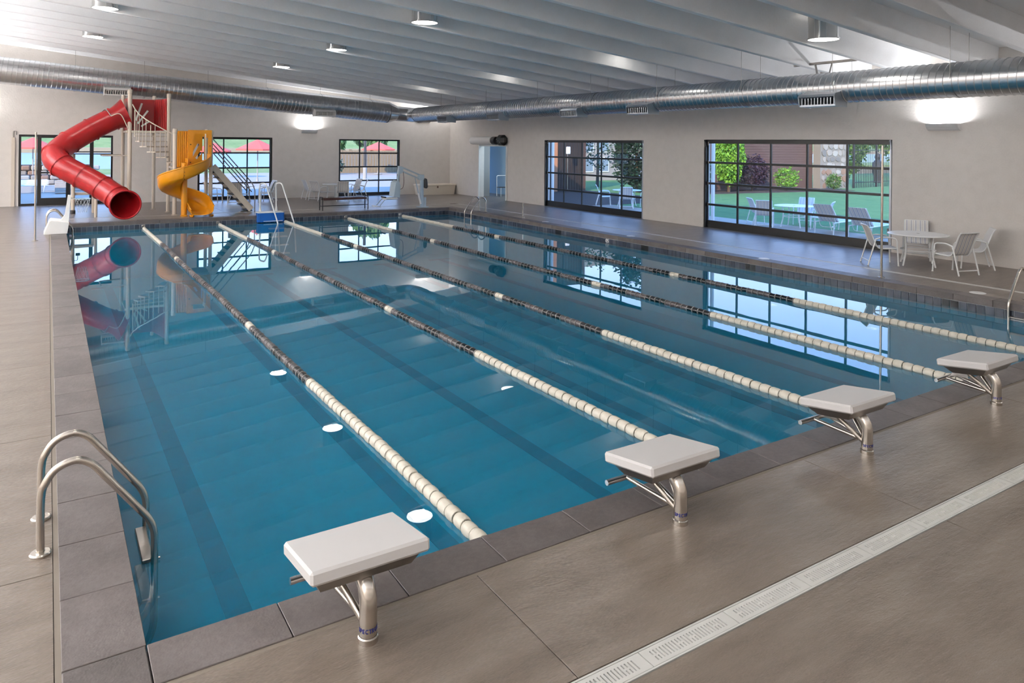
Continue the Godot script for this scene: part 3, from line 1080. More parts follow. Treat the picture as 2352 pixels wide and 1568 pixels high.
func build_ducts() -> void:
	var o := thing("ventilation_duct", "wide galvanised spiral duct hanging in front of the slide wall", "duct", V(13.3, 4.143, 28.5))
	# axis of the pipe: local y of the mesh turned to run towards -x, rising
	var dir := Vector3(-1, 0.0703, 0).normalized()
	var bz := Vector3(0, 0, 1)
	var ax := Basis(bz.cross(dir) * -1.0, dir, bz)
	ax = Basis(dir.cross(bz), dir, bz)
	part(o, "spiral_pipe", spiral(27.0, 0.5, 0.16, 36).at(Transform3D()), M.galvanised).transform = Transform3D(ax, Vector3.ZERO)
	var red := mb().at(Transform3D(ax, Vector3.ZERO))
	red.lathe([Vector2(0.505, 0.02), Vector2(0.505, 0.0), Vector2(0.36, -0.42), Vector2(0.345, -0.45)], 32)
	part(o, "reducer", red, M.galvanised)
	for q in [[1.8, 0], [10.05, 0]]:
		var x: float = q[0] - 13.3
		hood(o, Vector3(x, -x * 0.0703 - 0.3, 0.36), Basis(), M.white)
	var k := 0
	for x in [12.4, 10.0, 7.6, 5.2, 2.8, 0.4, -2.0]:
		var lx: float = x - 13.3
		part(o, "pipe_collar", mb().at(Transform3D(ax, Vector3(lx, -lx * 0.0703, 0))).lathe([Vector2(0.502, -0.02), Vector2(0.516, -0.02), Vector2(0.516, 0.02), Vector2(0.502, 0.02)], 28), M.galvanised)
		part(o, "hanger_rod", mb().tube([Vector3(lx, -lx * 0.0703 + 0.49, 0), Vector3(lx, CEIL0 - CSL * x + 0.63 - 4.143, 0)], 0.006, 5), M.steel_dark)
	o = thing("ventilation_duct", "narrower galvanised spiral duct hanging along the garden wall", "duct", V(14.5, 4.03, 28.0))
	var rt := Basis(Vector3(1, 0, 0), Vector3(0, 0, 1), Vector3(0, -1, 0))
	part(o, "spiral_pipe", spiral(36.4, 0.345, 0.142, 32), M.galvanised).transform = Transform3D(rt, Vector3(0, 0, 0.35))
	part(o, "elbow", mb().tube(catmull([Vector3(-0.85, 0.075, -0.5), Vector3(-0.55, 0.06, -0.5), Vector3(-0.16, 0.03, -0.34), Vector3(0, 0.0, 0.0), Vector3(0, 0.0, 0.36)], 5), 0.348, 32, false), M.galvanised)
	for q in [5.79, 11.68, 15.0, 19.85, 24.15]:
		hood(o, Vector3(-0.17, -0.2, 28.0 - q), Basis(Vector3(0, 0, 1), Vector3.UP, Vector3(-1, 0, 0)), M.galvanised_plain)
	for z in [24.5, 20.6, 17.0, 14.0, 11.0, 8.0, 5.49, 3.0, 0.0, -3.0]:
		var dz: float = 28.0 - z
		part(o, "pipe_collar", mb().at(Transform3D(rt, Vector3(0, 0, dz))).lathe([Vector2(0.346, -0.02), Vector2(0.36, -0.02), Vector2(0.36, 0.02), Vector2(0.346, 0.02)], 28), M.galvanised)
		for s in [-1.0, 1.0]:
			part(o, "hanger_rod", mb().tube([Vector3(0.36 * s, 0.0, dz), Vector3(0.36 * s, CEIL0 - CSL * (14.5 + 0.36 * s) + 0.63 - 4.03, dz)], 0.005, 5), M.steel_dark)
	# steel strut above the duct
	o = thing("strut_bracket", "grey steel strut bracket above the garden side duct", "bracket", V(15.3, 4.72, 6.48))
	part(o, "channel", mb().box(Vector3(0, 0, 0), Vector3(0.05, 0.06, 1.7), Basis(), 0.006), M.steel_dark)
	part(o, "leg", mb().tube([Vector3(0, -0.02, -0.25), Vector3(-0.45, -0.42, 0.15)], 0.025, 8), M.steel_dark)
	part(o, "leg", mb().tube([Vector3(0, -0.02, 0.2), Vector3(-0.45, -0.44, 0.4)], 0.018, 8), M.steel_dark)
	part(o, "brace", mb().tube([Vector3(0, 0.0, -0.82), Vector3(0, 0.86, -1.6)], 0.022, 8), M.beige_post)


# ---------------------------------------------------------------- plants
func leaves(b: MB, n: int, spot: Callable, size: float, cols: Array, droop := 0.0) -> void:
	for k in n:
		var p: Vector3 = spot.call()
		var a := rng.randf() * TAU
		var t := rng.randf_range(-1.0, 1.0)
		var u := Vector3(cos(a), t * 0.8, sin(a)).normalized()
		if droop > 0.0:
			u = (u * (1.0 - droop) + Vector3.DOWN * droop).normalized()
		var w := u.cross(Vector3(rng.randf_range(-1, 1), rng.randf_range(-1, 1), rng.randf_range(-1, 1))).normalized()
		var s := size * rng.randf_range(0.6, 1.3)
		b.col = cols[rng.randi() % cols.size()]
		var mid := p + u * s * 0.5
		var nn := u.cross(w)
		b.stri(p, mid + w * s * 0.28, p + u * s, nn, nn, nn)
		b.stri(p, p + u * s, mid - w * s * 0.28, nn, nn, nn)
	b.col = null


func lin(r, g, b) -> Color:
	var q: Color = C(r, g, b).srgb_to_linear()
	return Color(q.r * 0.62, q.g * 0.62, q.b * 0.62)


func plant(called: String, label: String, category: String, where: Vector3, n: int, shape: Callable, leaf: float, cols: Array, trunk_h := 0.0, trunk_r := 0.06, droop := 0.0, group := "") -> Node3D:
	var o := thing(called, label, category, where, 0.0, group)
	var b := mb()
	leaves(b, n, shape, leaf, cols, droop)
	part(o, "foliage", b, M.leaf_0)
	var t := mb()
	t.tube([Vector3(0, 0, 0), Vector3(0.03, trunk_h * 0.5, 0.02), Vector3(0, trunk_h, 0)], [trunk_r, trunk_r * 0.8, trunk_r * 0.5], 8)
	part(o, "trunk", t, M.bark)
	return o


func ball(c: Vector3, r: Vector3) -> Callable:
	# a point near the skin of an uneven ball
	return func():
		var d := Vector3(rng.randf_range(-1, 1), rng.randf_range(-1, 1), rng.randf_range(-1, 1))
		while d.length() > 1.0 or d.length() < 0.05:
			d = Vector3(rng.randf_range(-1, 1), rng.randf_range(-1, 1), rng.randf_range(-1, 1))
		var l := 0.55 + 0.45 * pow(rng.randf(), 0.5)
		d = d.normalized()
		var lump := 0.85 + 0.15 * sin(d.x * 7.0 + c.x) * cos(d.y * 6.0 + d.z * 5.0)
		return c + d * r * l * lump


func build_outdoors() -> void:
	# ground round the building
	var o := setting("ground", "lawn beyond the garden patio", "lawn")
	part(o, "lawn", mb().bb(V(21.15, -0.3, -60), V(70, -0.03, 29.0)), M.lawn)
	part(o, "lawn", mb().bb(V(21.15, -0.3, 29.0), V(90, -0.035, 40.0)), M.lawn)
	o = setting("patio", "pale concrete patio round the building", "patio")
	part(o, "patio_slab", mb().bb(V(XR + 0.3, -0.3, -20), V(21.15, -0.02, 21.2)), M.patio)
	part(o, "patio_slab", mb().bb(V(-40, -0.3, ZF + 0.3), V(XR + 3.6, -0.02, 60.0)), M.patio)
	part(o, "patio_slab", mb().bb(V(XR + 3.6, -0.3, 40.0), V(60, -0.02, 60.0)), M.patio)
	part(o, "grass_strip", mb().bb(V(-120, -0.3, 60.0), V(160, -0.05, 74.0)), M.hill)
	part(o, "sill_slab", mb().bb(V(XR, -0.2, 6.29), V(XR + 0.3, -0.004, 12.69)), M.patio)
	part(o, "sill_slab", mb().bb(V(XR, -0.2, 15.6), V(XR + 0.3, -0.004, 21.9)), M.patio)
	part(o, "sill_slab", mb().bb(V(-1.5, -0.2, ZF), V(15.0, -0.004, ZF + 0.3)), M.patio)
	part(o, "mulch_bed", mb().bb(V(XR + 0.3, -0.3, 21.2), V(26.4, -0.015, 29.6)), M.mulch)
	o = setting("lake", "blue lake beyond the patio", "lake")
	part(o, "lake_water", mb().bb(V(-300, -0.5, 74.0), V(400, -0.3, 190.0)), M.lake)
	o = setting("hill", "sunlit green hill across the lake", "hill")
	var grid := []
	var hn := FastNoiseLite.new()
	hn.seed = 9
	hn.frequency = 0.01
	for i in 25:
		var row := []
		for j in 41:
			var z := 186.0 + i * 12.0
			var x := -320.0 + j * 18.0
			var t := clampf(i / 24.0, 0, 1)
			var y := -0.5 + 46.0 * pow(t, 0.95) * (1.0 + 0.35 * hn.get_noise_2d(x, z))
			row.append(V(x, y if i > 0 else -0.6, z))
		grid.append(row)
	part(o, "hillside", mb().sheet(grid), M.hill)
	part(o, "shore", mb().bb(V(-320, -0.6, 184.0), V(400, 0.9, 187.5)), M.shore)
	# brown building across the lawn
	o = thing("siding_building", "brown horizontal siding building across the lawn with low roof", "building", V(38.0, 0, 30.0))
	# front runs from (31, 26.5) to (41.7, 25.4)
	var p0 := V(31.6, -0.05, 27.1) - o.position
	var p1 := V(42.0, -0.05, 25.6) - o.position
	var along := (p1 - p0).normalized()
	var out := Vector3(along.z, 0, -along.x)
	if out.dot(Vector3(0, 0, 1)) < 0:
		out = -out
	var L := p0.distance_to(p1)
	var b := mb()
	var fb := Basis(along, Vector3.UP, along.cross(Vector3.UP))
	for k in 26:
		var y := 0.0 + k * 0.16
		b.box(p0 + along * L * 0.5 + Vector3.UP * (y + 0.085), Vector3(L, 0.175, 0.05), fb * Basis(Vector3.RIGHT, -0.12))
	part(o, "siding", b, M.siding)
	part(o, "wall_core", mb().box(p0 + along * L * 0.5 + Vector3(0, 2.1, 0) - out * 2.1, Vector3(L, 4.2, 4.0), fb), M.siding_dark)
	part(o, "roof_edge", mb().box(p0 + along * L * 0.5 + Vector3(0, 4.3, 0) - out * 1.6, Vector3(L + 0.6, 0.24, 4.6), fb, 0.03), M.tan_board)
	# stone pier at its end
	o = thing("stone_pier", "pale fieldstone wall pier at the end of the brown building", "pier", V(43.0, 0, 25.0))
	part(o, "mortar_core", mb().box(Vector3(0, 1.9, 0.0), Vector3(2.3, 3.9, 0.6), fb), M.mortar)
	rng.seed = 21
	for r in 9:
		var x := -1.1 + rng.randf_range(0, 0.15)
		while x < 1.0:
			var w := rng.randf_range(0.22, 0.52)
			var hgt := rng.randf_range(0.3, 0.46)
			var poly := PackedVector2Array()
			for k in 7:
				var a := TAU * k / 7 + rng.randf_range(-0.25, 0.25)
				poly.append(Vector2(cos(a) * w * 0.5, sin(a) * hgt * 0.5) * rng.randf_range(0.85, 1.1))
			var st := part(o, "stone", mb().prism(poly, 0.0, rng.randf_range(0.03, 0.07)), M["stone_%d" % rng.randi_range(0, 4)])
			st.transform = Transform3D(fb, fb * Vector3(x + w * 0.5, 0.2 + r * 0.42 + rng.randf_range(-0.04, 0.04), 0.29))
			x += w + 0.03
	# metal fence beyond
	o = thing("metal_fence", "dark iron picket fence beside the stone pier", "fence", V(44.4, 0, 24.2))
	var fdir := Basis(Vector3.UP, 0.1)
	for s in [[0.35], [2.5]]:
		part(o, "rail", mb().box(fdir * Vector3(3.2, s[0], 0), Vector3(6.4, 0.05, 0.03), fdir), M.fence_metal)
	for k in 27:
		part(o, "picket", mb().box(fdir * Vector3(0.2 + k * 0.235, 1.5, 0), Vector3(0.03, 3.0, 0.03), fdir), M.fence_metal)
	for k in 3:
		part(o, "post", mb().box(fdir * Vector3(k * 3.2, 1.55, 0), Vector3(0.1, 3.1, 0.1), fdir, 0.01), M.fence_metal)
	# planting in front of the building
	var g1 := [lin(110, 168, 42), lin(132, 190, 52), lin(92, 148, 40), lin(150, 204, 70)]
	var g2 := [lin(28, 66, 52), lin(40, 84, 62), lin(58, 104, 82), lin(150, 178, 170)]
	var g3 := [lin(62, 44, 60), lin(78, 58, 76), lin(50, 36, 50)]
	var g4 := [lin(96, 140, 62), lin(124, 164, 72), lin(70, 112, 52)]
	rng.seed = 31
	plant("cypress", "tall bright green weeping conifer against the brown siding", "conifer", V(33.3, -0.05, 25.0), 5200, ball(Vector3(0, 2.25, 0), Vector3(0.95, 2.0, 0.95)), 0.2, g1, 1.6, 0.1, 0.55)
	plant("shrub", "large dark glossy shrub beside the weeping conifer", "shrub", V(30.6, -0.05, 25.4), 2600, ball(Vector3(0, 1.35, 0), Vector3(1.5, 1.3, 1.2)), 0.2, g2, 1.0)
	plant("shrub", "purple leaved shrub against the brown siding", "shrub", V(35.6, -0.05, 25.2), 2400, ball(Vector3(0, 1.2, 0), Vector3(1.35, 1.15, 1.0)), 0.16, g3, 1.0)
	plant("shrub", "small yellow green shrub between purple shrub and stone pier", "shrub", V(37.8, -0.05, 24.4), 1100, ball(Vector3(0, 0.8, 0), Vector3(0.85, 0.75, 0.8)), 0.15, g1, 0.5)
	plant("shrub", "small rounded shrub at the foot of the stone pier", "shrub", V(41.8, -0.05, 23.9), 700, ball(Vector3(0, 0.55, 0), Vector3(0.6, 0.55, 0.5)), 0.13, g4, 0.4)
	plant("tree", "leafy green tree behind the iron fence", "tree", V(49.0, -0.05, 27.6), 2600, ball(Vector3(0, 2.6, 0), Vector3(1.5, 2.2, 1.5)), 0.26, g4, 3.0, 0.1)
	plant("tree", "tall sunlit tree crown beyond the iron fence", "tree", V(66.0, -0.05, 34.0), 3600, ball(Vector3(0, 6.0, 0), Vector3(5.5, 4.6, 4.5)), 0.6, [lin(168, 196, 92), lin(196, 214, 120), lin(140, 176, 76)], 4.0, 0.22)
	var bb2 := mb()
	bb2.box(V(35.2, -0.06, 25.0), Vector3(14.6, 0.1, 2.6), fb, 0.03)
	part(get_node("ground"), "bark_bed", bb2, M.mulch)
	# things beyond the fence
	o = thing("garden_statue", "dark upright garden statue beyond the iron fence", "statue", V(53.5, -0.05, 28.0))
	part(o, "statue_body", mb().lathe([Vector2(0.0, 2.3), Vector2(0.16, 2.25), Vector2(0.22, 2.0), Vector2(0.16, 1.8), Vector2(0.34, 1.6), Vector2(0.42, 1.1), Vector2(0.30, 0.6), Vector2(0.26, 0.0)], 14), M.dark_grey)
	o = thing("hydrant", "yellow hydrant with blue cap beyond the iron fence", "hydrant", V(58.0, -0.05, 27.0))
	part(o, "barrel", mb().lathe([Vector2(0.3, 0), Vector2(0.3, 0.08), Vector2(0.2, 0.12), Vector2(0.2, 0.9), Vector2(0.24, 0.95), Vector2(0.24, 1.1)], 14), M.yellow_slide)
	part(o, "cap", mb().lathe([Vector2(0.25, 1.1), Vector2(0.2, 1.3), Vector2(0.08, 1.5), Vector2(0.0, 1.52)], 14), M.blue)
	# window onto the mulch bed: dark siding wing with downspout, shower post, hedge
	o = thing("dark_wing", "dark vertical siding wing of the building by the mulch bed", "building", V(23.3, 0, 29.6))
	b = mb()
	b.bb(Vector3(-3.1, -0.1, 0.0), Vector3(2.9, 5.0, -3.0))
	part(o, "wall_core", b, M.siding_dark)
	for k in 30:
		part(o, "batten", mb().bb(Vector3(-3.05 + k * 0.192, -0.1, 0.0), Vector3(-3.05 + k * 0.192 + 0.05, 5.0, 0.03)), M.siding_dark)
	part(o, "corner_board", mb().bb(Vector3(2.65, -0.1, 0.0), Vector3(2.93, 5.0, 0.05)), M.siding)
	part(o, "rust_panel", mb().bb(Vector3(0.1, -0.1, 0.0), Vector3(0.9, 4.9, 0.035)), M.tan_board)
	o = thing("downspout", "white downspout pipe outside the glass door by the mulch bed", "downspout", V(18.75, 0, 22.45))
	part(o, "pipe", mb().bb(Vector3(-0.05, 0, -0.05), Vector3(0.05, 4.2, 0.05), 0.01), M.white)
	o = thing("downspout", "white downspout pipe outside the glass door by the patio loungers", "downspout", V(18.75, 0, 13.05))
	part(o, "pipe", mb().bb(Vector3(-0.05, 0, -0.05), Vector3(0.05, 4.2, 0.05), 0.01), M.white)
	o = thing("outdoor_shower", "steel outdoor shower post in front of the dark siding", "shower", V(24.4, 0, 28.9))
	part(o, "pipe", mb().tube(rounded([Vector3(0, 0, 0), Vector3(0, 2.2, 0), Vector3(0.22, 2.3, 0)], 0.1), 0.025, 8), M.steel)
	part(o, "shower_head", mb().box(Vector3(0.05, 2.35, 0), Vector3(0.26, 0.42, 0.12), Basis(), 0.03), M.white)
	part(o, "valve", mb().box(Vector3(0, 1.0, 0.05), Vector3(0.09, 0.09, 0.06), Basis(), 0.02), M.steel)
	rng.seed = 41
	plant("tree", "dense dark evergreen beyond the mulch bed patio", "tree", V(28.4, -0.05, 27.6), 5200, ball(Vector3(0, 2.6, 0), Vector3(1.6, 2.9, 1.4)), 0.24, [lin(30, 62, 42), lin(44, 82, 56), lin(24, 48, 36)], 2.5, 0.12)
	plant("tree", "open branched tree beside the dark siding wing", "tree", V(29.6, -0.05, 32.6), 900, ball(Vector3(0, 3.0, 0), Vector3(1.7, 2.2, 1.2)), 0.2, [lin(50, 84, 58), lin(80, 112, 84)], 3.6, 0.11)
	o = thing("stone_house", "pale stone house behind the open branched tree", "house", V(33.5, 0, 39.0))
	part(o, "wall", mb().bb(Vector3(-3.6, -0.1, 0), Vector3(5.0, 6.0, -4.0)), M.stone_1)
	for k in 4:
		for r in 2:
			var wx: float = -3.2 + k * 1.5
			part(o, "window_frame", mb().bb(Vector3(wx, 0.6 + r * 1.5, 0), Vector3(wx + 1.1, 1.75 + r * 1.5, 0.05), 0.01), M.white)
			part(o, "window_pane", mb().bb(Vector3(wx + 0.08, 0.68 + r * 1.5, 0.02), Vector3(wx + 1.02, 1.67 + r * 1.5, 0.06)), M.lake)
	# far side: umbrellas, fence, trees
	umbrella(V(10.95, 0, 44.2), 1.35, 2.82, "coral patio umbrella with pale base standing near the glass door by the stairs")
	umbrella(V(23.2, 0, 54.0), 1.5, 2.75, "coral patio umbrella in front of the reed fence")
	umbrella(V(-1.25, 0, 49.8), 1.3, 2.8, "coral patio umbrella above the stone planting beds")
	umbrella(V(9.6, 0, 52.0), 1.3, 2.6, "coral patio umbrella near the lake edge behind the slide stairs")
	o = thing("reed_fence", "tan upright board fence beyond the patio", "fence", V(20.0, 0, 57.0))
	for k in 56:
		part(o, "board", mb().bb(Vector3(k * 0.28, 0, 0), Vector3(k * 0.28 + 0.25, 2.0 + 0.08 * sin(k * 2.3), 0.05)), M.fence_wood)
	part(o, "rail", mb().bb(Vector3(0, 0.5, -0.06), Vector3(15.6, 0.6, 0)), M.fence_wood)
	part(o, "rail", mb().bb(Vector3(0, 1.6, -0.06), Vector3(15.6, 1.7, 0)), M.fence_wood)
	rng.seed = 51
	var wl := [lin(120, 160, 80), lin(146, 184, 100), lin(98, 140, 66)]
	for q in [[20.5, 59.5, 3.6], [25.1, 60.5, 4.2], [29.7, 60.0, 3.8], [34.3, 60.5, 4.2]]:
		plant("willow", "drooping pale green willow behind the tan board fence", "willow", V(q[0], -0.05, q[1]), 2600, ball(Vector3(0, q[2], 0), Vector3(2.1, 2.0, 1.4)), 0.55, wl, 3.0, 0.12, 0.7, "willows behind the tan board fence")
	plant("shrub", "dark potted shrub in front of the tan board fence", "shrub", V(27.0, 0, 55.6), 1400, ball(Vector3(0, 0.8, 0), Vector3(1.1, 0.75, 0.8)), 0.18, g2, 0.6)
	plant("shrub", "dark round shrub beside the tan board fence end", "shrub", V(19.8, 0, 55.0), 900, ball(Vector3(0, 0.75, 0), Vector3(0.8, 0.7, 0.7)), 0.16, g2, 0.5)
	o = thing("lamp_post", "slim dark post on the patio outside the glass door by the lift", "post", V(18.7, 0, 45.4))
	part(o, "shaft", mb().tube([Vector3(0, 0, 0), Vector3(0, 4.2, 0)], 0.1, 10), M.dark_grey)
	part(o, "pale_sleeve", mb().tube([Vector3(0, 0, 0), Vector3(0, 0.9, 0)], 0.14, 10), M.stone_4)
	part(o, "foot", mb().lathe([Vector2(0.3, 0), Vector2(0.3, 0.06), Vector2(0.15, 0.1)], 12), M.stone_4)
	# beds beyond the storefront
	o = thing("stone_bed", "low tan fieldstone planting bed outside the storefront", "planting bed", V(-0.6, 0, 47.2))
	part(o, "bed_core", mb().bb(Vector3(-3.4, 0, 0.0), Vector3(1.5, 0.55, -1.2)), M.mulch)
	for r in 2:
		for k in 10:
			var st := mb().box(Vector3.ZERO, Vector3(rng.randf_range(0.4, 0.5), 0.26, 0.3), Basis(), 0.06)
			var so := part(o, "stone", st, M["stone_%d" % [0, 3, 1, 3, 4][k % 5]])
			so.position = Vector3(-3.2 + k * 0.5 + r * 0.2, 0.14 + r * 0.27, 0.05)
	o = thing("stone_bed", "taller tan stone bed with flowers under the coral umbrella", "planting bed", V(-1.0, 0, 51.5))
	part(o, "bed_core", mb().bb(Vector3(-4.0, 0, 0.0), Vector3(3.0, 1.0, -2.0)), M.mulch)
	for r in 3:
		for k in 13:
			var so := part(o, "stone", mb().box(Vector3.ZERO, Vector3(rng.randf_range(0.45, 0.54), 0.32, 0.34), Basis(), 0.07), M["stone_%d" % [3, 0, 3, 1, 4][(k + r) % 5]])
			so.position = Vector3(-3.8 + k * 0.55 + r * 0.2, 0.16 + r * 0.34, 0.05)
	for q in [[-3.0, "yellow"], [-1.6, "orange"], [0.2, "white"], [1.6, "gold"]]:
		var cc: Array = {"yellow": [lin(236, 214, 60), lin(120, 150, 60)], "orange": [lin(240, 160, 40), lin(120, 150, 60)], "white": [lin(240, 240, 236), lin(120, 150, 70)], "gold": [lin(220, 180, 40), lin(110, 140, 60)]}[q[1]]
		plant("flower_clump", q[1] + " flowering clump in the taller stone bed", "flowers", V(-1.0 + q[0], 1.05, 52.4), 260, ball(Vector3(0, 0.2, 0), Vector3(0.5, 0.25, 0.4)), 0.1, cc, 0.1, 0.02)
	plant("conifer", "small dark conifer at the lake edge behind the storefront", "conifer", V(5.2, -0.05, 64.0), 1200, ball(Vector3(0, 1.0, 0), Vector3(0.8, 1.3, 0.8)), 0.22, [lin(30, 52, 60), lin(44, 70, 74)], 0.8, 0.08)
	# broad low steps
	o = thing("garden_steps", "broad pale concrete steps outside the storefront door", "steps", V(1.75, 0, 38.2))
	for k in 7:
		part(o, "tread", mb().bb(Vector3(-1.9, 0, -k * 0.42), Vector3(2.3, 0.075 + k * 0.075, -k * 0.42 - 0.46), 0.01), M.patio)
	outdoor_seats()


func umbrella(where: Vector3, r: float, h: float, label: String) -> void:
	var o := thing("patio_umbrella", label, "umbrella", where, 0.0)
	for k in 8:
		var a0 := TAU * k / 8
		var a1 := TAU * (k + 1) / 8
		var top := Vector3(0, h, 0)
		var p0 := Vector3(cos(a0) * r, h - 0.62, sin(a0) * r)
		var p1 := Vector3(cos(a1) * r, h - 0.62, sin(a1) * r)
		var g := mb()
		g.tri(top, p0, p1, Vector3.UP)
		g.quad(p0, p1, p1 - Vector3(0, 0.1, 0), p0 - Vector3(0, 0.1, 0), p0 + p1 - Vector3(0, (p0 + p1).y, 0))
		part(o, "canopy_panel", g, M.canvas_red)
		part(o, "rib", mb().tube([top - Vector3(0, 0.02, 0), p0 - Vector3(0, 0.02, 0)], 0.012, 5), M.fence_wood)
	part(o, "pole", mb().tube([Vector3(0, 0.05, 0), Vector3(0, h + 0.06, 0)], 0.035, 10), M.stone_4)
	part(o, "base", mb().lathe([Vector2(0.34, 0), Vector2(0.34, 0.05), Vector2(0.08, 0.12), Vector2(0.06, 0.3), Vector2(0, 0.3)], 16), M.stone_4)


# ---------------------------------------------------------------- lane ropes
func build_lanes() -> void:
	# floats, axis along local z (work -z)
	var turn := Basis(Vector3(1, 0, 0), Vector3(0, 0, 1), Vector3(0, -1, 0))
	var wf := mb().at(Transform3D(turn))
	wf.lathe([Vector2(0.012, 0.035), Vector2(0.03, 0.03), Vector2(0.046, 0.064), Vector2(0.053, 0.062), Vector2(0.059, 0.03), Vector2(0.059, -0.03), Vector2(0.05, -0.062), Vector2(0.03, -0.055), Vector2(0.012, -0.02)], 14)
	for k in 6:
		var a := TAU * k / 6
		wf.box(turn.inverse() * Vector3.ZERO + Vector3(cos(a) * 0.04, 0.0, sin(a) * 0.04), Vector3(0.03, 0.11, 0.004), Basis(Vector3.UP, -a))
	var white: ArrayMesh = wf.mesh()
	white.surface_set_material(0, M.float_white)
	var far_white: ArrayMesh = mb().at(Transform3D(turn)).lathe([Vector2(0.0, 0.067), Vector2(0.05, 0.067), Vector2(0.055, 0.06), Vector2(0.055, -0.055), Vector2(0.048, -0.067), Vector2(0.0, -0.067)], 14).mesh()
	far_white.surface_set_material(0, M.float_white)
	var dark := func(m: Material):
		var am := ArrayMesh.new()
		mb().at(Transform3D(turn)).lathe([Vector2(0.0, 0.05), Vector2(0.05, 0.05), Vector2(0.052, -0.06), Vector2(0.0, -0.06)], 14).add_to(am)
		mb().at(Transform3D(turn)).lathe([Vector2(0.04, 0.064), Vector2(0.056, 0.064), Vector2(0.058, 0.056), Vector2(0.056, 0.048), Vector2(0.04, 0.048)], 14).add_to(am)
		am.surface_set_material(0, m)
		am.surface_set_material(1, M.float_rim)
		return am
	var blk: ArrayMesh = dark.call(M.float_black)
	var gry: ArrayMesh = dark.call(M.float_grey)
	var wheres := ["first lane rope from the curved ladder side", "second lane rope from the curved ladder side", "third lane rope, running to the blue steps", "fourth lane rope, running towards the brown bench", "fifth lane rope, along the garden side of the pool"]
	var xs := [2.25, 4.6, 6.86, 9.25, 11.51]
	for i in 5:
		var o := thing("lane_rope", wheres[i] + ", white floats then black", "lane rope", V(xs[i], WATER, 0), 0.0, "lane ropes")
		var n := 166
		for k in n:
			var z := 0.22 + k * 0.135
			var m: ArrayMesh = white
			if z > 18.3:
				m = far_white
			elif z > 4.5:
				m = blk if (k / 4) % 2 == 0 else gry
				if absf(z - 7.62) < 0.14 or absf(z - 15.24) < 0.14:
					m = far_white
			piece(o, "float", m, null, Vector3(rng.randf_range(-0.003, 0.003) + 0.012 * sin(z * 0.8 + i), 0.022 + rng.randf_range(-0.004, 0.004), -z), Basis(Vector3.UP, rng.randf_range(-0.03, 0.03)) * Basis(Vector3.BACK, rng.randf() * 1.0))
		part(o, "cable", mb().tube([V(0, 0.022, 0.02), V(0, 0.022, 11.4), V(0, 0.022, PL - 0.02)], 0.006, 6), M.steel)
		part(o, "wall_hook", mb().tube([V(-0.05, 0.035, PL - 0.03), V(-0.05, 0.09, PL - 0.03), V(0.02, 0.1, PL - 0.03), V(0.04, 0.05, PL - 0.03), V(-0.05, 0.035, PL - 0.03)], 0.012, 6), M.steel)
		part(o, "end_cap", mb().box(V(0, 0.06, PL - 0.005), Vector3(0.12, 0.12, 0.03), Basis(), 0.02), M.steel_dark)


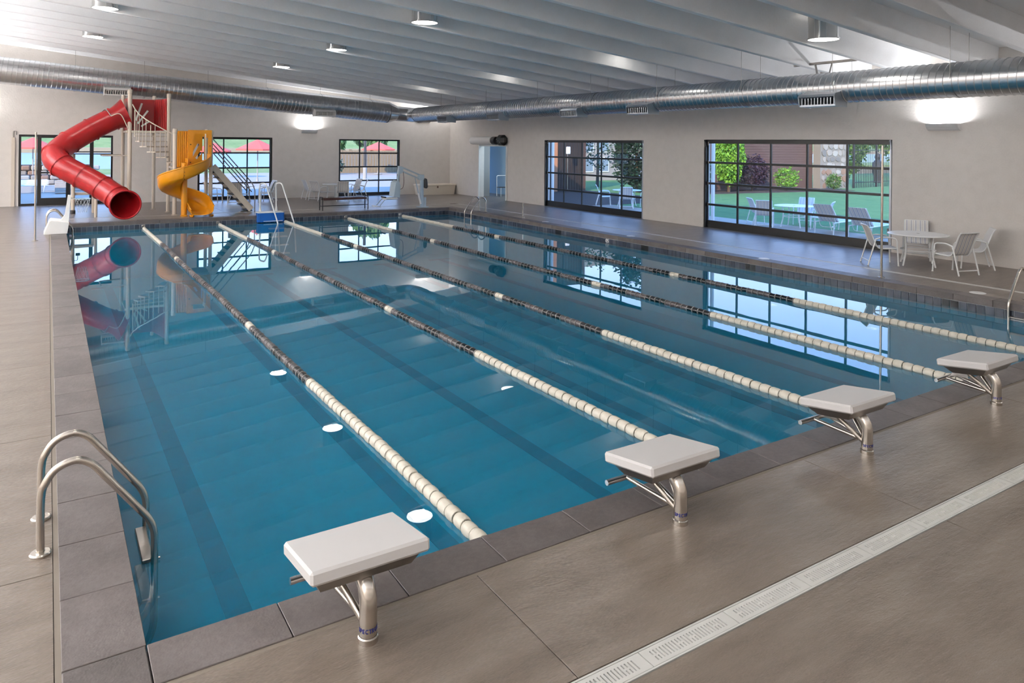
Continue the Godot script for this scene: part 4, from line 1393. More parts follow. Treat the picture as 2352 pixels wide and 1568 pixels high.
# ---------------------------------------------------------------- starting blocks
func build_blocks() -> void:
	var xs := [1.02, 3.37, 5.66, 8.0]
	var ls := ["first white starting block, next to the curved steel ladder", "second white starting block from the curved steel ladder", "third white starting block from the curved steel ladder", "fourth white starting block from the curved steel ladder"]
	var o := thing("starting_block", ls[0], "starting block", V(xs[0], 0, -0.58), 0.0, "starting blocks")
	# local z: towards the viewer is +, towards the pool is -
	var tilt := Basis(Vector3.RIGHT, -0.145)
	var ctr := Vector3(0, 0.42, -0.19)
	part(o, "platform", mb().box(ctr, Vector3(0.675, 0.075, 0.52), tilt, 0.014), M.platform)
	# steel pan under it
	var pan := mb().at(Transform3D(tilt, ctr))
	var up := [Vector3(-0.3, -0.037, -0.22), Vector3(0.3, -0.037, -0.22), Vector3(0.3, -0.037, 0.22), Vector3(-0.3, -0.037, 0.22)]
	var dn := [Vector3(-0.26, -0.11, -0.14), Vector3(0.26, -0.11, -0.14), Vector3(0.26, -0.11, 0.16), Vector3(-0.26, -0.11, 0.16)]
	for k in 4:
		var k2 := (k + 1) % 4
		pan.quad(up[k], up[k2], dn[k2], dn[k], up[k] + up[k2])
	pan.quad(dn[0], dn[1], dn[2], dn[3], Vector3.DOWN)
	part(o, "support_pan", pan, M.steel_dark)
	# curved post
	var path := rounded([Vector3(0, 0, 0), Vector3(0, 0.26, 0), Vector3(0, 0.345, -0.12), Vector3(0, 0.36, -0.2)], 0.17, 7)
	part(o, "post", mb().tube(path, 0.048, 18), M.steel)
	part(o, "base_sleeve", mb().lathe([Vector2(0.056, 0.0), Vector2(0.056, 0.03), Vector2(0.05, 0.036)], 18), M.steel)
	for s in [-1.0, 1.0]:
		part(o, "brace", mb().tube([Vector3(0.02 * s, 0.10, -0.03), Vector3(0.13 * s, 0.34, -0.30)], 0.019, 10), M.steel)
		part(o, "bar_arm", mb().tube([Vector3(0.015 * s, 0.11, -0.03), Vector3(0.10 * s, 0.17, -0.46)], 0.017, 10), M.steel)
	part(o, "grip_bar", mb().tube([Vector3(-0.29, 0.17, -0.47), Vector3(0.29, 0.17, -0.47)], 0.021, 12), M.chrome)
	part(o, "gusset_plate", mb().prism(PackedVector2Array([Vector2(0.17, -0.47), Vector2(0.3, -0.40), Vector2(0.34, -0.28), Vector2(0.2, -0.28)]), -0.004, 0.004), M.steel_dark)
	o.get_node("gusset_plate").basis = Basis(Vector3(0, 1, 0), Vector3(0, 0, 1), Vector3(1, 0, 0))
	# maker's lettering bent round the post
	var tx := TextMesh.new()
	tx.font = font()
	tx.text = "SPECTRUM"
	tx.font_size = 16
	tx.pixel_size = 0.0019
	tx.depth = 0.0008
	var a: Array = tx.surface_get_arrays(0)
	var vs: PackedVector3Array = a[Mesh.ARRAY_VERTEX]
	for k in vs.size():
		var t := vs[k].x / 0.0486
		var r := 0.0486 + vs[k].z
		vs[k] = Vector3(sin(t) * r, vs[k].y, cos(t) * r)
	a[Mesh.ARRAY_VERTEX] = vs
	a[Mesh.ARRAY_NORMAL] = null
	a[Mesh.ARRAY_TANGENT] = null
	var am := ArrayMesh.new()
	am.add_surface_from_arrays(Mesh.PRIMITIVE_TRIANGLES, a)
	part(o, "lettering", am, M.blue_print, "blue maker's lettering band").transform = Transform3D(Basis(Vector3.UP, -0.15), Vector3(0, 0.075, 0))
	for i in range(1, 4):
		copy(o, V(xs[i], 0, -0.58), 0.0, ls[i])


# ---------------------------------------------------------------- ladders
func build_ladders() -> void:
	# local x towards the pool, rails at z +-0.265
	var o := thing("pool_ladder", "curved steel pool ladder next to the first starting block", "ladder", V(0, 0, 1.565), 0.0, "steel pool ladders")
	var deck := [Vector3(-0.485, 0.0, 0), Vector3(-0.485, 0.36, 0), Vector3(-0.455, 0.47, 0), Vector3(-0.395, 0.543, 0), Vector3(-0.29, 0.572, 0), Vector3(-0.2, 0.528, 0), Vector3(-0.125, 0.435, 0), Vector3(0.0, 0.27, 0)]
	var path := catmull(deck, 4)
	path.append_array(rounded([Vector3(0.06, 0.19, 0), Vector3(0.186, 0.02, 0), Vector3(0.186, -0.75, 0), Vector3(0.03, -0.95, 0)], 0.13, 7))
	for s in [-1.0, 1.0]:
		var q := []
		for p in path:
			q.append(p + Vector3(0, 0, 0.265 * s))
		part(o, "rail", mb().tube(q, 0.0245, 14), M.steel)
		var e := mb().at(Transform3D(Basis(), Vector3(-0.485, 0, 0.265 * s)))
		e.lathe([Vector2(0.062, 0.0), Vector2(0.064, 0.014), Vector2(0.055, 0.022), Vector2(0.026, 0.024)], 20)
		part(o, "escutcheon", e, M.steel)
	for k in 2:
		var t := part(o, "tread", mb().box(Vector3(0.145, -0.235 - 0.28 * k, 0), Vector3(0.075, 0.03, 0.5), Basis(), 0.006), M.steel_dark)
		part(t, "tread_bolt", mb().tube([Vector3(0.19, -0.235 - 0.28 * k, 0.24), Vector3(0.225, -0.235 - 0.28 * k, 0.24)], 0.008, 6), M.steel)
	copy(o, V(0.0, 0, 21.5), 0.0, "curved steel pool ladder behind the white basketball goal base")
	copy(o, V(13.64, 0, 20.75), PI, "curved steel pool ladder at the garden side far corner near the lift")
	copy(o, V(13.86, 0, 1.48), PI, "curved steel pool ladder at the garden side opposite the starting blocks")


# ---------------------------------------------------------------- slides
func post(o: Node3D, x: float, z: float, h: float, r := 0.062) -> void:
	var p := mb().at(Transform3D(Basis(), V(x, 0, z) - o.position))
	p.lathe([Vector2(r * 1.5, 0), Vector2(r * 1.5, 0.02), Vector2(r, 0.03), Vector2(r, h - 0.15), Vector2(r * 1.15, h - 0.14), Vector2(r * 1.15, h - 0.03), Vector2(r * 0.9, h), Vector2(0, h)], 16)
	part(o, "post", p, M.beige_post)


func slotted(o: Node3D, called: String, c: Vector3, size: Vector3, m: Material, cuts: Array) -> void:
	var p := CSGBox3D.new()
	p.name = called
	p.size = size
	p.material = m
	o.add_child(p, true)
	p.position = c
	for q in cuts:
		var s := CSGBox3D.new()
		s.name = "slot"
		s.operation = CSGShape3D.OPERATION_SUBTRACTION
		s.size = Vector3(q[2], q[3], size.z * 3.0)
		s.material = m
		p.add_child(s, true)
		s.position = Vector3(q[0], q[1], 0)
		s.rotation.z = q[4]


func build_slides() -> void:
	var o := thing("slide_tower", "beige post slide tower with red and yellow panels and winding stairs", "slide tower", V(3.4, 0, 25.7))
	var at := func(x, y, z): return V(x, y, z) - o.position
	post(o, 2.06, 25.8, 4.55, 0.075)
	post(o, 1.95, 27.2, 4.4)
	post(o, 3.02, 27.2, 4.42)
	post(o, 3.36, 25.75, 4.45, 0.07)
	post(o, 3.40, 24.4, 3.12, 0.075)
	post(o, 4.62, 24.4, 3.08, 0.065)
	post(o, 4.66, 25.6, 3.14)
	part(o, "upper_floor", mb().bb(at.call(1.95, 2.96, 25.75), at.call(3.4, 3.04, 27.25), 0.01), M.beige_post)
	part(o, "lower_floor", mb().bb(at.call(3.36, 1.66, 24.4), at.call(4.66, 1.74, 25.7), 0.01), M.beige_post)
	part(o, "tie_bar", mb().tube([at.call(1.2, 2.12, 25.85), at.call(2.06, 2.12, 25.8)], 0.025, 8), M.beige_post)
	part(o, "tie_bar", mb().tube([at.call(1.2, 2.12, 25.85), at.call(1.2, 2.12, 27.0), at.call(1.95, 2.12, 27.2)], 0.025, 8), M.beige_post)
	# red panels of the upper deck
	slotted(o, "red_panel", at.call(2.5, 3.66, 27.15), Vector3(1.0, 1.2, 0.06), M.red_slide, [[-0.28, 0.05, 0.05, 0.75, 0.0], [-0.02, 0.12, 0.07, 0.7, -0.3], [0.12, -0.08, 0.07, 0.62, -0.6], [0.2, -0.34, 0.06, 0.34, -0.95], [-0.43, -0.2, 0.06, 0.6, 0.3]])
	var rp := mb()
	for k in 8:
		rp.box(at.call(3.03 + k * 0.04, 3.66, 27.1 - k * 0.18), Vector3(0.05, 1.2, 0.19), Basis(Vector3.UP, 0.22), 0.015)
	part(o, "red_rib_panel", rp, M.red_slide)
	part(o, "red_hood", mb().bb(at.call(1.98, 3.06, 25.86), at.call(2.04, 4.25, 27.1), 0.02), M.red_slide)
	# yellow panels of the lower deck
	var yp := mb()
	for k in 6:
		yp.box(at.call(3.5 + k * 0.062, 2.38, 24.36), Vector3(0.05, 1.28, 0.05), Basis(), 0.012)
	yp.bb(at.call(3.44, 1.72, 24.36), at.call(3.86, 3.04, 24.40))
	part(o, "yellow_rib_panel", yp, M.yellow_slide)
	# arch over the slide entry
	slotted(o, "yellow_arch", at.call(4.22, 2.4, 24.32), Vector3(0.8, 1.36, 0.1), M.yellow_slide, [[0.02, -0.1, 0.52, 1.0, 0.0], [0.02, 0.0, 0.4, 1.1, 0.0]])
	slotted(o, "yellow_back_panel", at.call(4.25, 2.4, 25.62), Vector3(0.9, 1.3, 0.06), M.yellow_slide, [[-0.2, -0.05, 0.08, 0.75, -0.2], [0.0, -0.1, 0.08, 0.6, -0.45], [0.15, -0.25, 0.08, 0.35, -0.6], [0.3, 0.0, 0.06, 0.9, 0.0]])
	# bolts
	for q in [[3.9, 2.55], [4.56, 2.5], [3.9, 1.9]]:
		part(o, "bolt", mb().box(at.call(q[0], q[1], 24.255), Vector3(0.04, 0.04, 0.02), Basis(), 0.01), M.dark_grey)
	# winding treads round the tall post, with balusters and a handrail
	var tops := []
	var n := 6
	for k in n:
		var ang := deg_to_rad(lerpf(2.0, 88.0, k / float(n - 1)))
		var y := 2.86 - k * 0.19
		var dirv := Vector3(-cos(ang), 0, sin(ang))
		var sd := Vector3(-dirv.z, 0, dirv.x)
		var c0: Vector3 = at.call(3.36, y, 25.75)
		var q := [c0 + dirv * 0.08 + sd * 0.04, c0 + dirv * 0.08 - sd * 0.04, c0 + dirv * 1.15 - sd * 0.17, c0 + dirv * 1.15 + sd * 0.17]
		var t := mb()
		t.quad(q[0], q[1], q[2], q[3], Vector3.UP)
		var dd := Vector3(0, -0.045, 0)
		t.quad(q[0] + dd, q[1] + dd, q[2] + dd, q[3] + dd, Vector3.DOWN)
		for e in 4:
			t.quad(q[e], q[(e + 1) % 4], q[(e + 1) % 4] + dd, q[e] + dd, q[e] + q[(e + 1) % 4] - q[(e + 2) % 4] - q[(e + 3) % 4])
		part(o, "winder_tread", t, M.beige_post)
		for j in 2:
			var f: Vector3 = q[2].lerp(q[3], 0.1 + 0.5 * j)
			var top := f + Vector3(0, 0.95, 0)
			part(o, "baluster", mb().tube([f - Vector3(0, 0.04, 0), top], 0.014, 6), M.beige_post)
			if j == 0:
				tops.append(top)
	tops.push_front(at.call(2.14, 4.0, 25.72))
	tops.append(at.call(3.44, 2.86, 24.5))
	part(o, "handrail", mb().tube(tops, 0.02, 8), M.beige_post)
	# straight stairs down to the deck
	var s0: Vector3 = at.call(4.72, 1.70, 24.58)
	var s1: Vector3 = at.call(6.12, 0.02, 24.58)
	var sdir := (s1 - s0).normalized()
	var sb := Basis(sdir, sdir.cross(Vector3(0, 0, -1)) * -1.0, Vector3(0, 0, 1))
	for s in [0.0, -0.85]:
		part(o, "stringer", mb().box((s0 + s1) * 0.5 + Vector3(0, 0.06, s), Vector3(s0.distance_to(s1), 0.22, 0.05), sb, 0.01), M.beige_post)
	for k in 8:
		var p := s0.lerp(s1, (k + 0.6) / 8.0)
		part(o, "stair_tread", mb().box(p + Vector3(0, -0.06, -0.425), Vector3(0.24, 0.035, 0.8), Basis(), 0.006), M.dark_grey)
	for s in [0.03, -0.88]:
		for h in [0.62, 0.95]:
			part(o, "stair_rail", mb().tube(rounded([s0 + Vector3(0.0, h + 0.1, s), s1 + Vector3(0.02, h + 0.12, s), s1 + Vector3(0.12, h - 0.15, s)] if h > 0.9 else [s0 + Vector3(0, h + 0.1, s), s1 + Vector3(0.0, h + 0.12, s)], 0.12), 0.02, 8), M.steel_dark)
		part(o, "rail_post", mb().tube([s1 + Vector3(0.12, -0.02, s), s1 + Vector3(0.12, 0.8, s)], 0.02, 8), M.steel_dark)
	red_slide()
	yellow_slide()


func red_slide() -> void:
	var o := thing("tube_slide", "red enclosed tube slide winding down to the pool edge", "slide", V(1.73, 0, 23.6))
	var k := [[2.0, 3.66, 26.2], [1.7, 3.53, 26.2], [1.18, 3.26, 26.15], [0.52, 2.84, 26.0], [0.02, 2.47, 25.75], [-0.26, 2.12, 25.3], [-0.06, 1.80, 24.85], [0.43, 1.49, 24.6], [0.95, 1.17, 24.3], [1.42, 0.83, 23.85], [1.66, 0.60, 23.4], [1.72, 0.54, 23.02]]
	var p := []
	for q in k:
		p.append(V(q[0], q[1], q[2]) - o.position)
	var path := catmull(p, 6)
	var rad := []
	var rin := []
	for i in path.size():
		var r := 0.4
		if i < 8:
			r = lerpf(0.58, 0.4, smoothstep(0.0, 1.0, i / 8.0))
		if i > path.size() - 7:
			r = lerpf(0.4, 0.46, (i - path.size() + 7) / 6.0)
		rad.append(r)
		rin.append(r - 0.015)
	part(o, "tube", mb().tube(path, rad, 28, false), M.red_slide)
	part(o, "tube_lining", mb().tube(path, rin, 28, false), M.red_slide)
	# bolted joint flanges
	for i in [8, 15, 22, 29, 36, 43, 50, 56, 61]:
		var a: Vector3 = path[i - 1]
		var b: Vector3 = path[i + 1]
		var d := (b - a).normalized()
		var r: float = rad[i]
		part(o, "joint_flange", mb().tube([path[i] - d * 0.022, path[i] - d * 0.02, path[i] + d * 0.02, path[i] + d * 0.022], [r, r + 0.035, r + 0.035, r], 28, false), M.red_slide)
	# rolled lip of the mouth
	var e: Vector3 = path[path.size() - 1]
	var lip := []
	var dz: Vector3 = (e - path[path.size() - 2]).normalized()
	var sx := dz.cross(Vector3.UP).normalized()
	var sy := sx.cross(dz)
	for j in 33:
		var a := TAU * j / 32
		lip.append(e + (sx * cos(a) + sy * sin(a)) * 0.47)
	part(o, "mouth_lip", mb().tube(lip, 0.03, 8, false), M.red_slide)
	# steel supports hung from the tower
	part(o, "support_arm", mb().tube(catmull([V(1.45, 3.55, 25.72) - o.position, V(1.75, 3.62, 25.68) - o.position, V(2.0, 3.1, 25.74) - o.position], 6), 0.018, 6), M.beige_post)
	part(o, "support_arm", mb().tube(catmull([V(1.2, 3.72, 26.2) - o.position, V(1.3, 3.78, 25.9) - o.position, V(1.45, 3.55, 25.72) - o.position], 6), 0.018, 6), M.steel_dark)
	part(o, "support_leg", mb().tube([V(0.95, 0, 24.75) - o.position, V(0.95, 0.9, 24.6) - o.position], 0.05, 10), M.beige_post)


func yellow_slide() -> void:
	var o := thing("spiral_slide", "yellow open spiral slide ending at the pool edge", "slide", V(3.64, 0, 23.85))
	var sec := [[0.11, 0.30], [0.115, 0.12], [0.15, 0.03], [0.28, 0.0], [0.45, -0.01], [0.62, 0.0], [0.76, 0.05], [0.83, 0.15], [0.855, 0.30], [0.86, 0.46]]
	var grid := []
	for i in 4:
		var t := i / 4.0
		var row := []
		for q in sec:
			row.append(Vector3(q[0], 1.74 + q[1], -0.55 * (1.0 - t)))
		grid.append(row)
	var n := 44
	for i in n + 1:
		var a := TAU * i / n
		var y := 1.74 - 1.58 * i / n
		var row := []
		for q in sec:
			row.append(Vector3(cos(a) * q[0], y + q[1] * (1.0 if i < n - 8 else 1.0), sin(a) * q[0]))
		grid.append(row)
	for i in 5:
		var t := (i + 1) / 5.0
		var row := []
		for q in sec:
			row.append(Vector3(q[0], 0.16 - 0.06 * t + q[1] * (1.0 - 0.35 * t), 0.75 * t))
		grid.append(row)
	part(o, "chute", mb().sheet(grid, 0.022), M.yellow_slide)
	# rolled outer edge
	var edge := []
	var inner := []
	for row in grid:
		edge.append(row[sec.size() - 1])
		inner.append(row[0])
	part(o, "outer_edge", mb().tube(edge, 0.026, 8), M.yellow_slide)
	part(o, "inner_edge", mb().tube(inner, 0.02, 8), M.yellow_slide)
	part(o, "center_column", mb().lathe([Vector2(0.13, 0), Vector2(0.13, 0.03), Vector2(0.1, 0.05), Vector2(0.1, 1.9), Vector2(0, 1.92)], 18), M.yellow_slide)
	var seam := []
	for q in sec:
		var a := deg_to_rad(100)
		seam.append(Vector3(cos(a) * (q[0] + 0.015), 1.74 - 1.58 * 100.0 / 360.0 + q[1], sin(a) * (q[0] + 0.015)))
	part(o, "seam_flange", mb().tube(seam, 0.014, 6), M.yellow_slide)
	for j in 3:
		var a := deg_to_rad(98)
		part(o, "bolt", mb().box(Vector3(cos(a) * 0.885, 1.36 + 0.12 * j, sin(a) * 0.885), Vector3(0.025, 0.025, 0.02), Basis(), 0.006), M.dark_grey)
	for q in [[0.85, 0.35], [0.2, 0.35]]:
		part(o, "foot", mb().box(Vector3(q[0], 0.04, q[1]), Vector3(0.12, 0.08, 0.3), Basis(), 0.02), M.yellow_slide)


# ---------------------------------------------------------------- furniture
var chair0: Node3D = null
var table0: Node3D = null
var lounger0: Node3D = null


func make_chair(label: String) -> Node3D:
	# faces local +z
	var o := thing("sling_chair", label, "chair")
	for s in [-1.0, 1.0]:
		part(o, "arm_frame", mb().tube(rounded([Vector3(0.28 * s, 0.0, 0.29), Vector3(0.28 * s, 0.63, 0.25), Vector3(0.28 * s, 0.65, -0.05), Vector3(0.28 * s, 0.60, -0.2)], 0.09), 0.016, 8), M.white_gloss)
		part(o, "rear_leg", mb().tube([Vector3(0.28 * s, 0.0, -0.36), Vector3(0.275 * s, 0.62, -0.19)], 0.016, 8), M.white_gloss)
		part(o, "back_upright", mb().tube(catmull([Vector3(0.25 * s, 0.40, 0.27), Vector3(0.25 * s, 0.385, 0.05), Vector3(0.25 * s, 0.40, -0.13), Vector3(0.25 * s, 0.56, -0.22), Vector3(0.25 * s, 0.80, -0.31), Vector3(0.25 * s, 0.90, -0.37)], 4), 0.014, 8), M.white_gloss)
		part(o, "foot_glide", mb().box(Vector3(0.28 * s, 0.012, 0.29), Vector3(0.035, 0.024, 0.035), Basis(), 0.006), M.white)
	part(o, "stretcher", mb().tube([Vector3(-0.28, 0.1, -0.335), Vector3(0.28, 0.1, -0.335)], 0.014, 8), M.white_gloss)
	part(o, "front_bar", mb().tube([Vector3(-0.28, 0.36, 0.268), Vector3(0.28, 0.36, 0.268)], 0.013, 8), M.white_gloss)
	part(o, "top_bar", mb().tube([Vector3(-0.25, 0.90, -0.37), Vector3(0.25, 0.90, -0.37)], 0.016, 8), M.white_gloss)
	var prof := catmull([Vector3(0, 0.41, 0.27), Vector3(0, 0.40, 0.05), Vector3(0, 0.405, -0.12), Vector3(0, 0.56, -0.205), Vector3(0, 0.80, -0.295), Vector3(0, 0.905, -0.36)], 4)
	var grid := []
	for p in prof:
		grid.append([p + Vector3(-0.24, 0, 0), p, p + Vector3(0.24, 0, 0)])
	part(o, "sling", mb().sheet(grid, 0.006), M.sling, "white sling cloth with grey stripes")
	return o


func chair(x: float, z: float, face: float, label: String, group := "") -> void:
	# face: degrees, 0 looks towards the viewer (work -z), 90 towards +x
	if chair0 == null:
		chair0 = make_chair(label)
		chair0.position = V(x, 0, z)
		chair0.rotation.y = deg_to_rad(face)
		if group:
			chair0.set_meta("group", group)
		return
	var c := copy(chair0, V(x, 0, z), deg_to_rad(face), label, group)
	if group == "" and c.has_meta("group"):
		c.remove_meta("group")


func table(x: float, z: float, label: String) -> void:
	if table0 != null:
		copy(table0, V(x, 0, z), 0.3, label)
		return
	table0 = thing("round_table", label, "table", V(x, 0, z))
	part(table0, "tabletop", mb().lathe([Vector2(0.0, 0.72), Vector2(0.025, 0.72), Vector2(0.58, 0.722), Vector2(0.63, 0.716), Vector2(0.64, 0.705), Vector2(0.63, 0.692), Vector2(0.0, 0.69)], 40), M.white_gloss)
	part(table0, "hole_cap", mb().lathe([Vector2(0.0, 0.728), Vector2(0.03, 0.726), Vector2(0.035, 0.72)], 14), M.steel_dark)
	for k in 4:
		var a := TAU * k / 4 + 0.5
		var d := Vector3(cos(a), 0, sin(a))
		part(table0, "leg", mb().tube(rounded([d * 0.46, d * 0.36 + Vector3(0, 0.35, 0), d * 0.4 + Vector3(0, 0.69, 0)], 0.15), 0.02, 8), M.white_gloss)
	part(table0, "ring", mb().lathe([Vector2(0.35, 0.34), Vector2(0.37, 0.34), Vector2(0.37, 0.36), Vector2(0.35, 0.36), Vector2(0.35, 0.34)], 24), M.white_gloss)


func build_furniture() -> void:
	table(16.5, 4.85, "round white table beside the garden wall indoors")
	chair(15.85, 5.35, 48, "white striped sling chair by the garden wall table, turned towards the bare wall")
	chair(17.35, 5.35, 300, "white striped sling chair with its back to the garden wall")
	chair(16.1, 3.85, 165, "white striped sling chair with its back to the pool ladder")
	chair(17.25, 4.0, 215, "white striped sling chair wedged between wall and round table")
	table(11.0, 29.1, "round white table in front of the wall sconce")
	chair(9.95, 29.6, 95, "white sling chair nearest the wall at the table under the sconce")
	chair(10.05, 28.75, 120, "white striped sling chair at the bench side of the table under the sconce")
	chair(10.95, 28.1, 165, "white sling chair with its back to the brown bench")
	chair(12.05, 28.8, 250, "pale sling chair in front of the glass door by the lift")
	chair(12.05, 29.7, 280, "pale sling chair close against the glass door by the lift")
	table(6.7, 29.3, "round white table behind the slide stairs")
	chair(5.6, 29.3, 100, "grey sling chair behind the spiral slide")
	chair(6.3, 28.4, 170, "grey sling chair under the slide stairs")
	chair(7.75, 28.9, 245, "grey sling chair behind the blue pool steps")
	chair(7.95, 29.6, 280, "grey sling chair in the corner of the glass door behind the stairs")
	# bench
	var o := thing("bench", "low brown and black bench at the far pool edge", "bench", V(9.55, 0, 23.75), 0.04)
	part(o, "seat_board", mb().bb(Vector3(-0.9, 0.40, -0.02), Vector3(0.9, 0.48, 0.02), 0.008), M.brown)
	part(o, "seat_board", mb().bb(Vector3(-0.9, 0.40, -0.26), Vector3(0.9, 0.48, -0.22), 0.008), M.brown)
	part(o, "lower_rail", mb().tube([Vector3(-0.9, 0.17, -0.12), Vector3(0.9, 0.17, -0.12)], 0.016, 8), M.black)
	for x in [-0.95, 0.95]:
		part(o, "end_frame", mb().tube(rounded([Vector3(x, 0, 0.04), Vector3(x, 0.52, 0.04), Vector3(x, 0.52, -0.28), Vector3(x, 0, -0.28)], 0.06), 0.02, 8), M.black)
		part(o, "cross_bar", mb().tube([Vector3(x, 0.17, 0.04), Vector3(x, 0.17, -0.28)], 0.014, 6), M.black)
	# storage chest
	o = thing("storage_chest", "long cream storage chest in the corner", "chest", V(16.72, 0, 30.2))
	part(o, "body", mb().prism(PackedVector2Array([Vector2(-0.98, 0.0), Vector2(0.98, 0.0), Vector2(1.05, 0.46), Vector2(-1.05, 0.46)]), -0.3, 0.3), M.box_cream)
	part(o, "lid", mb().box(Vector3(0, 0.5, 0), Vector3(2.18, 0.1, 0.7), Basis(), 0.03), M.box_cream)
	part(o, "latch", mb().box(Vector3(0, 0.4, 0.32), Vector3(0.08, 0.1, 0.03), Basis(), 0.008), M.stone_3)
	for s in [0.12, 0.3]:
		part(o, "body_band", mb().bb(Vector3(-0.95, s, 0.3), Vector3(0.95, s + 0.02, 0.31)), M.box_cream)
	# corridor bench
	o = thing("slatted_bench", "white tube bench with dark slats in the corridor", "bench", V(19.45, 0, 27.5))
	for x in [-0.45, 0.45]:
		part(o, "leg", mb().tube([Vector3(x, 0, 0.2), Vector3(x, 0.45, 0.2)], 0.02, 8), M.white)
		part(o, "leg", mb().tube([Vector3(x, 0, -0.2), Vector3(x, 0.45, -0.2)], 0.02, 8), M.white)
	part(o, "back_frame", mb().tube(rounded([Vector3(-0.45, 0.45, -0.2), Vector3(-0.45, 1.05, -0.22), Vector3(0.45, 1.05, -0.22), Vector3(0.45, 0.45, -0.2)], 0.08), 0.018, 8), M.white)
	for k in 4:
		part(o, "slat", mb().bb(Vector3(-0.46, 0.45, -0.2 + k * 0.11), Vector3(0.46, 0.475, -0.12 + k * 0.11), 0.004), M.dark_grey)


func outdoor_seats() -> void:
	table(20.75, 11.3, "round white table on the patio outside the glass door")
	chair(20.3, 12.35, 60, "white chair on the patio, far from the loungers")
	chair(19.8, 11.75, 125, "blue shaded striped chair on the patio with its back to the glass")
	chair(20.95, 10.4, 205, "white chair on the patio between table and loungers")
	chair(21.7, 11.6, 290, "white chair on the patio at the lawn edge")
	table(21.1, 20.1, "round white table on the patio near the mulch bed")
	chair(20.5, 20.95, 52, "white chair seen from the side next to the mulch bed")
	chair(20.4, 19.35, 140, "white slatted chair on the patio with its back to the glass, near the mulch bed")
	chair(21.5, 19.1, 170, "white chair at the lawn side of the table near the mulch bed")
	lounger(20.3, 9.6, "blue grey striped lounger on the patio next to the patio table")
	lounger(20.1, 8.35, "blue grey striped lounger on the patio at the track end of the glass door")
	for k in 5:
		lounger(-1.7, 39.5 + 1.4 * k, "white lounger parked outside the storefront", "white loungers parked outside the storefront")


func lounger(x: float, z: float, label: String, group := "") -> void:
	if lounger0 != null:
		copy(lounger0, V(x, 0, z), 0.12, label, group)
		return
	# back rest towards -x, feet towards +x
	lounger0 = thing("sun_lounger", label, "lounger", V(x, 0, z), 0.12)
	var o := lounger0
	for s in [-1.0, 1.0]:
		part(o, "side_rail", mb().tube([Vector3(-0.45, 0.36, 0.3 * s), Vector3(1.25, 0.36, 0.3 * s)], 0.018, 8), M.white_gloss)
		part(o, "back_rail", mb().tube([Vector3(-0.1, 0.36, 0.29 * s), Vector3(-0.62, 0.92, 0.29 * s)], 0.016, 8), M.white_gloss)
		for q in [-0.42, 1.1]:
			part(o, "leg", mb().tube([Vector3(q, 0.36, 0.3 * s), Vector3(q - 0.06, 0.0, 0.3 * s)], 0.018, 8), M.white_gloss)
	part(o, "prop", mb().tube(rounded([Vector3(-0.4, 0.66, -0.26), Vector3(-0.2, 0.2, -0.26), Vector3(-0.2, 0.2, 0.26), Vector3(-0.4, 0.66, 0.26)], 0.1), 0.012, 6), M.white_gloss)
	var pr := catmull([Vector3(-0.62, 0.93, 0), Vector3(-0.4, 0.68, 0), Vector3(-0.1, 0.375, 0), Vector3(0.5, 0.37, 0), Vector3(1.25, 0.37, 0)], 4)
	var grid := []
	for p in pr:
		grid.append([p + Vector3(0, 0, 0.28), p, p + Vector3(0, 0, -0.28)])
	part(o, "sling", mb().sheet(grid, 0.008), M.sling)


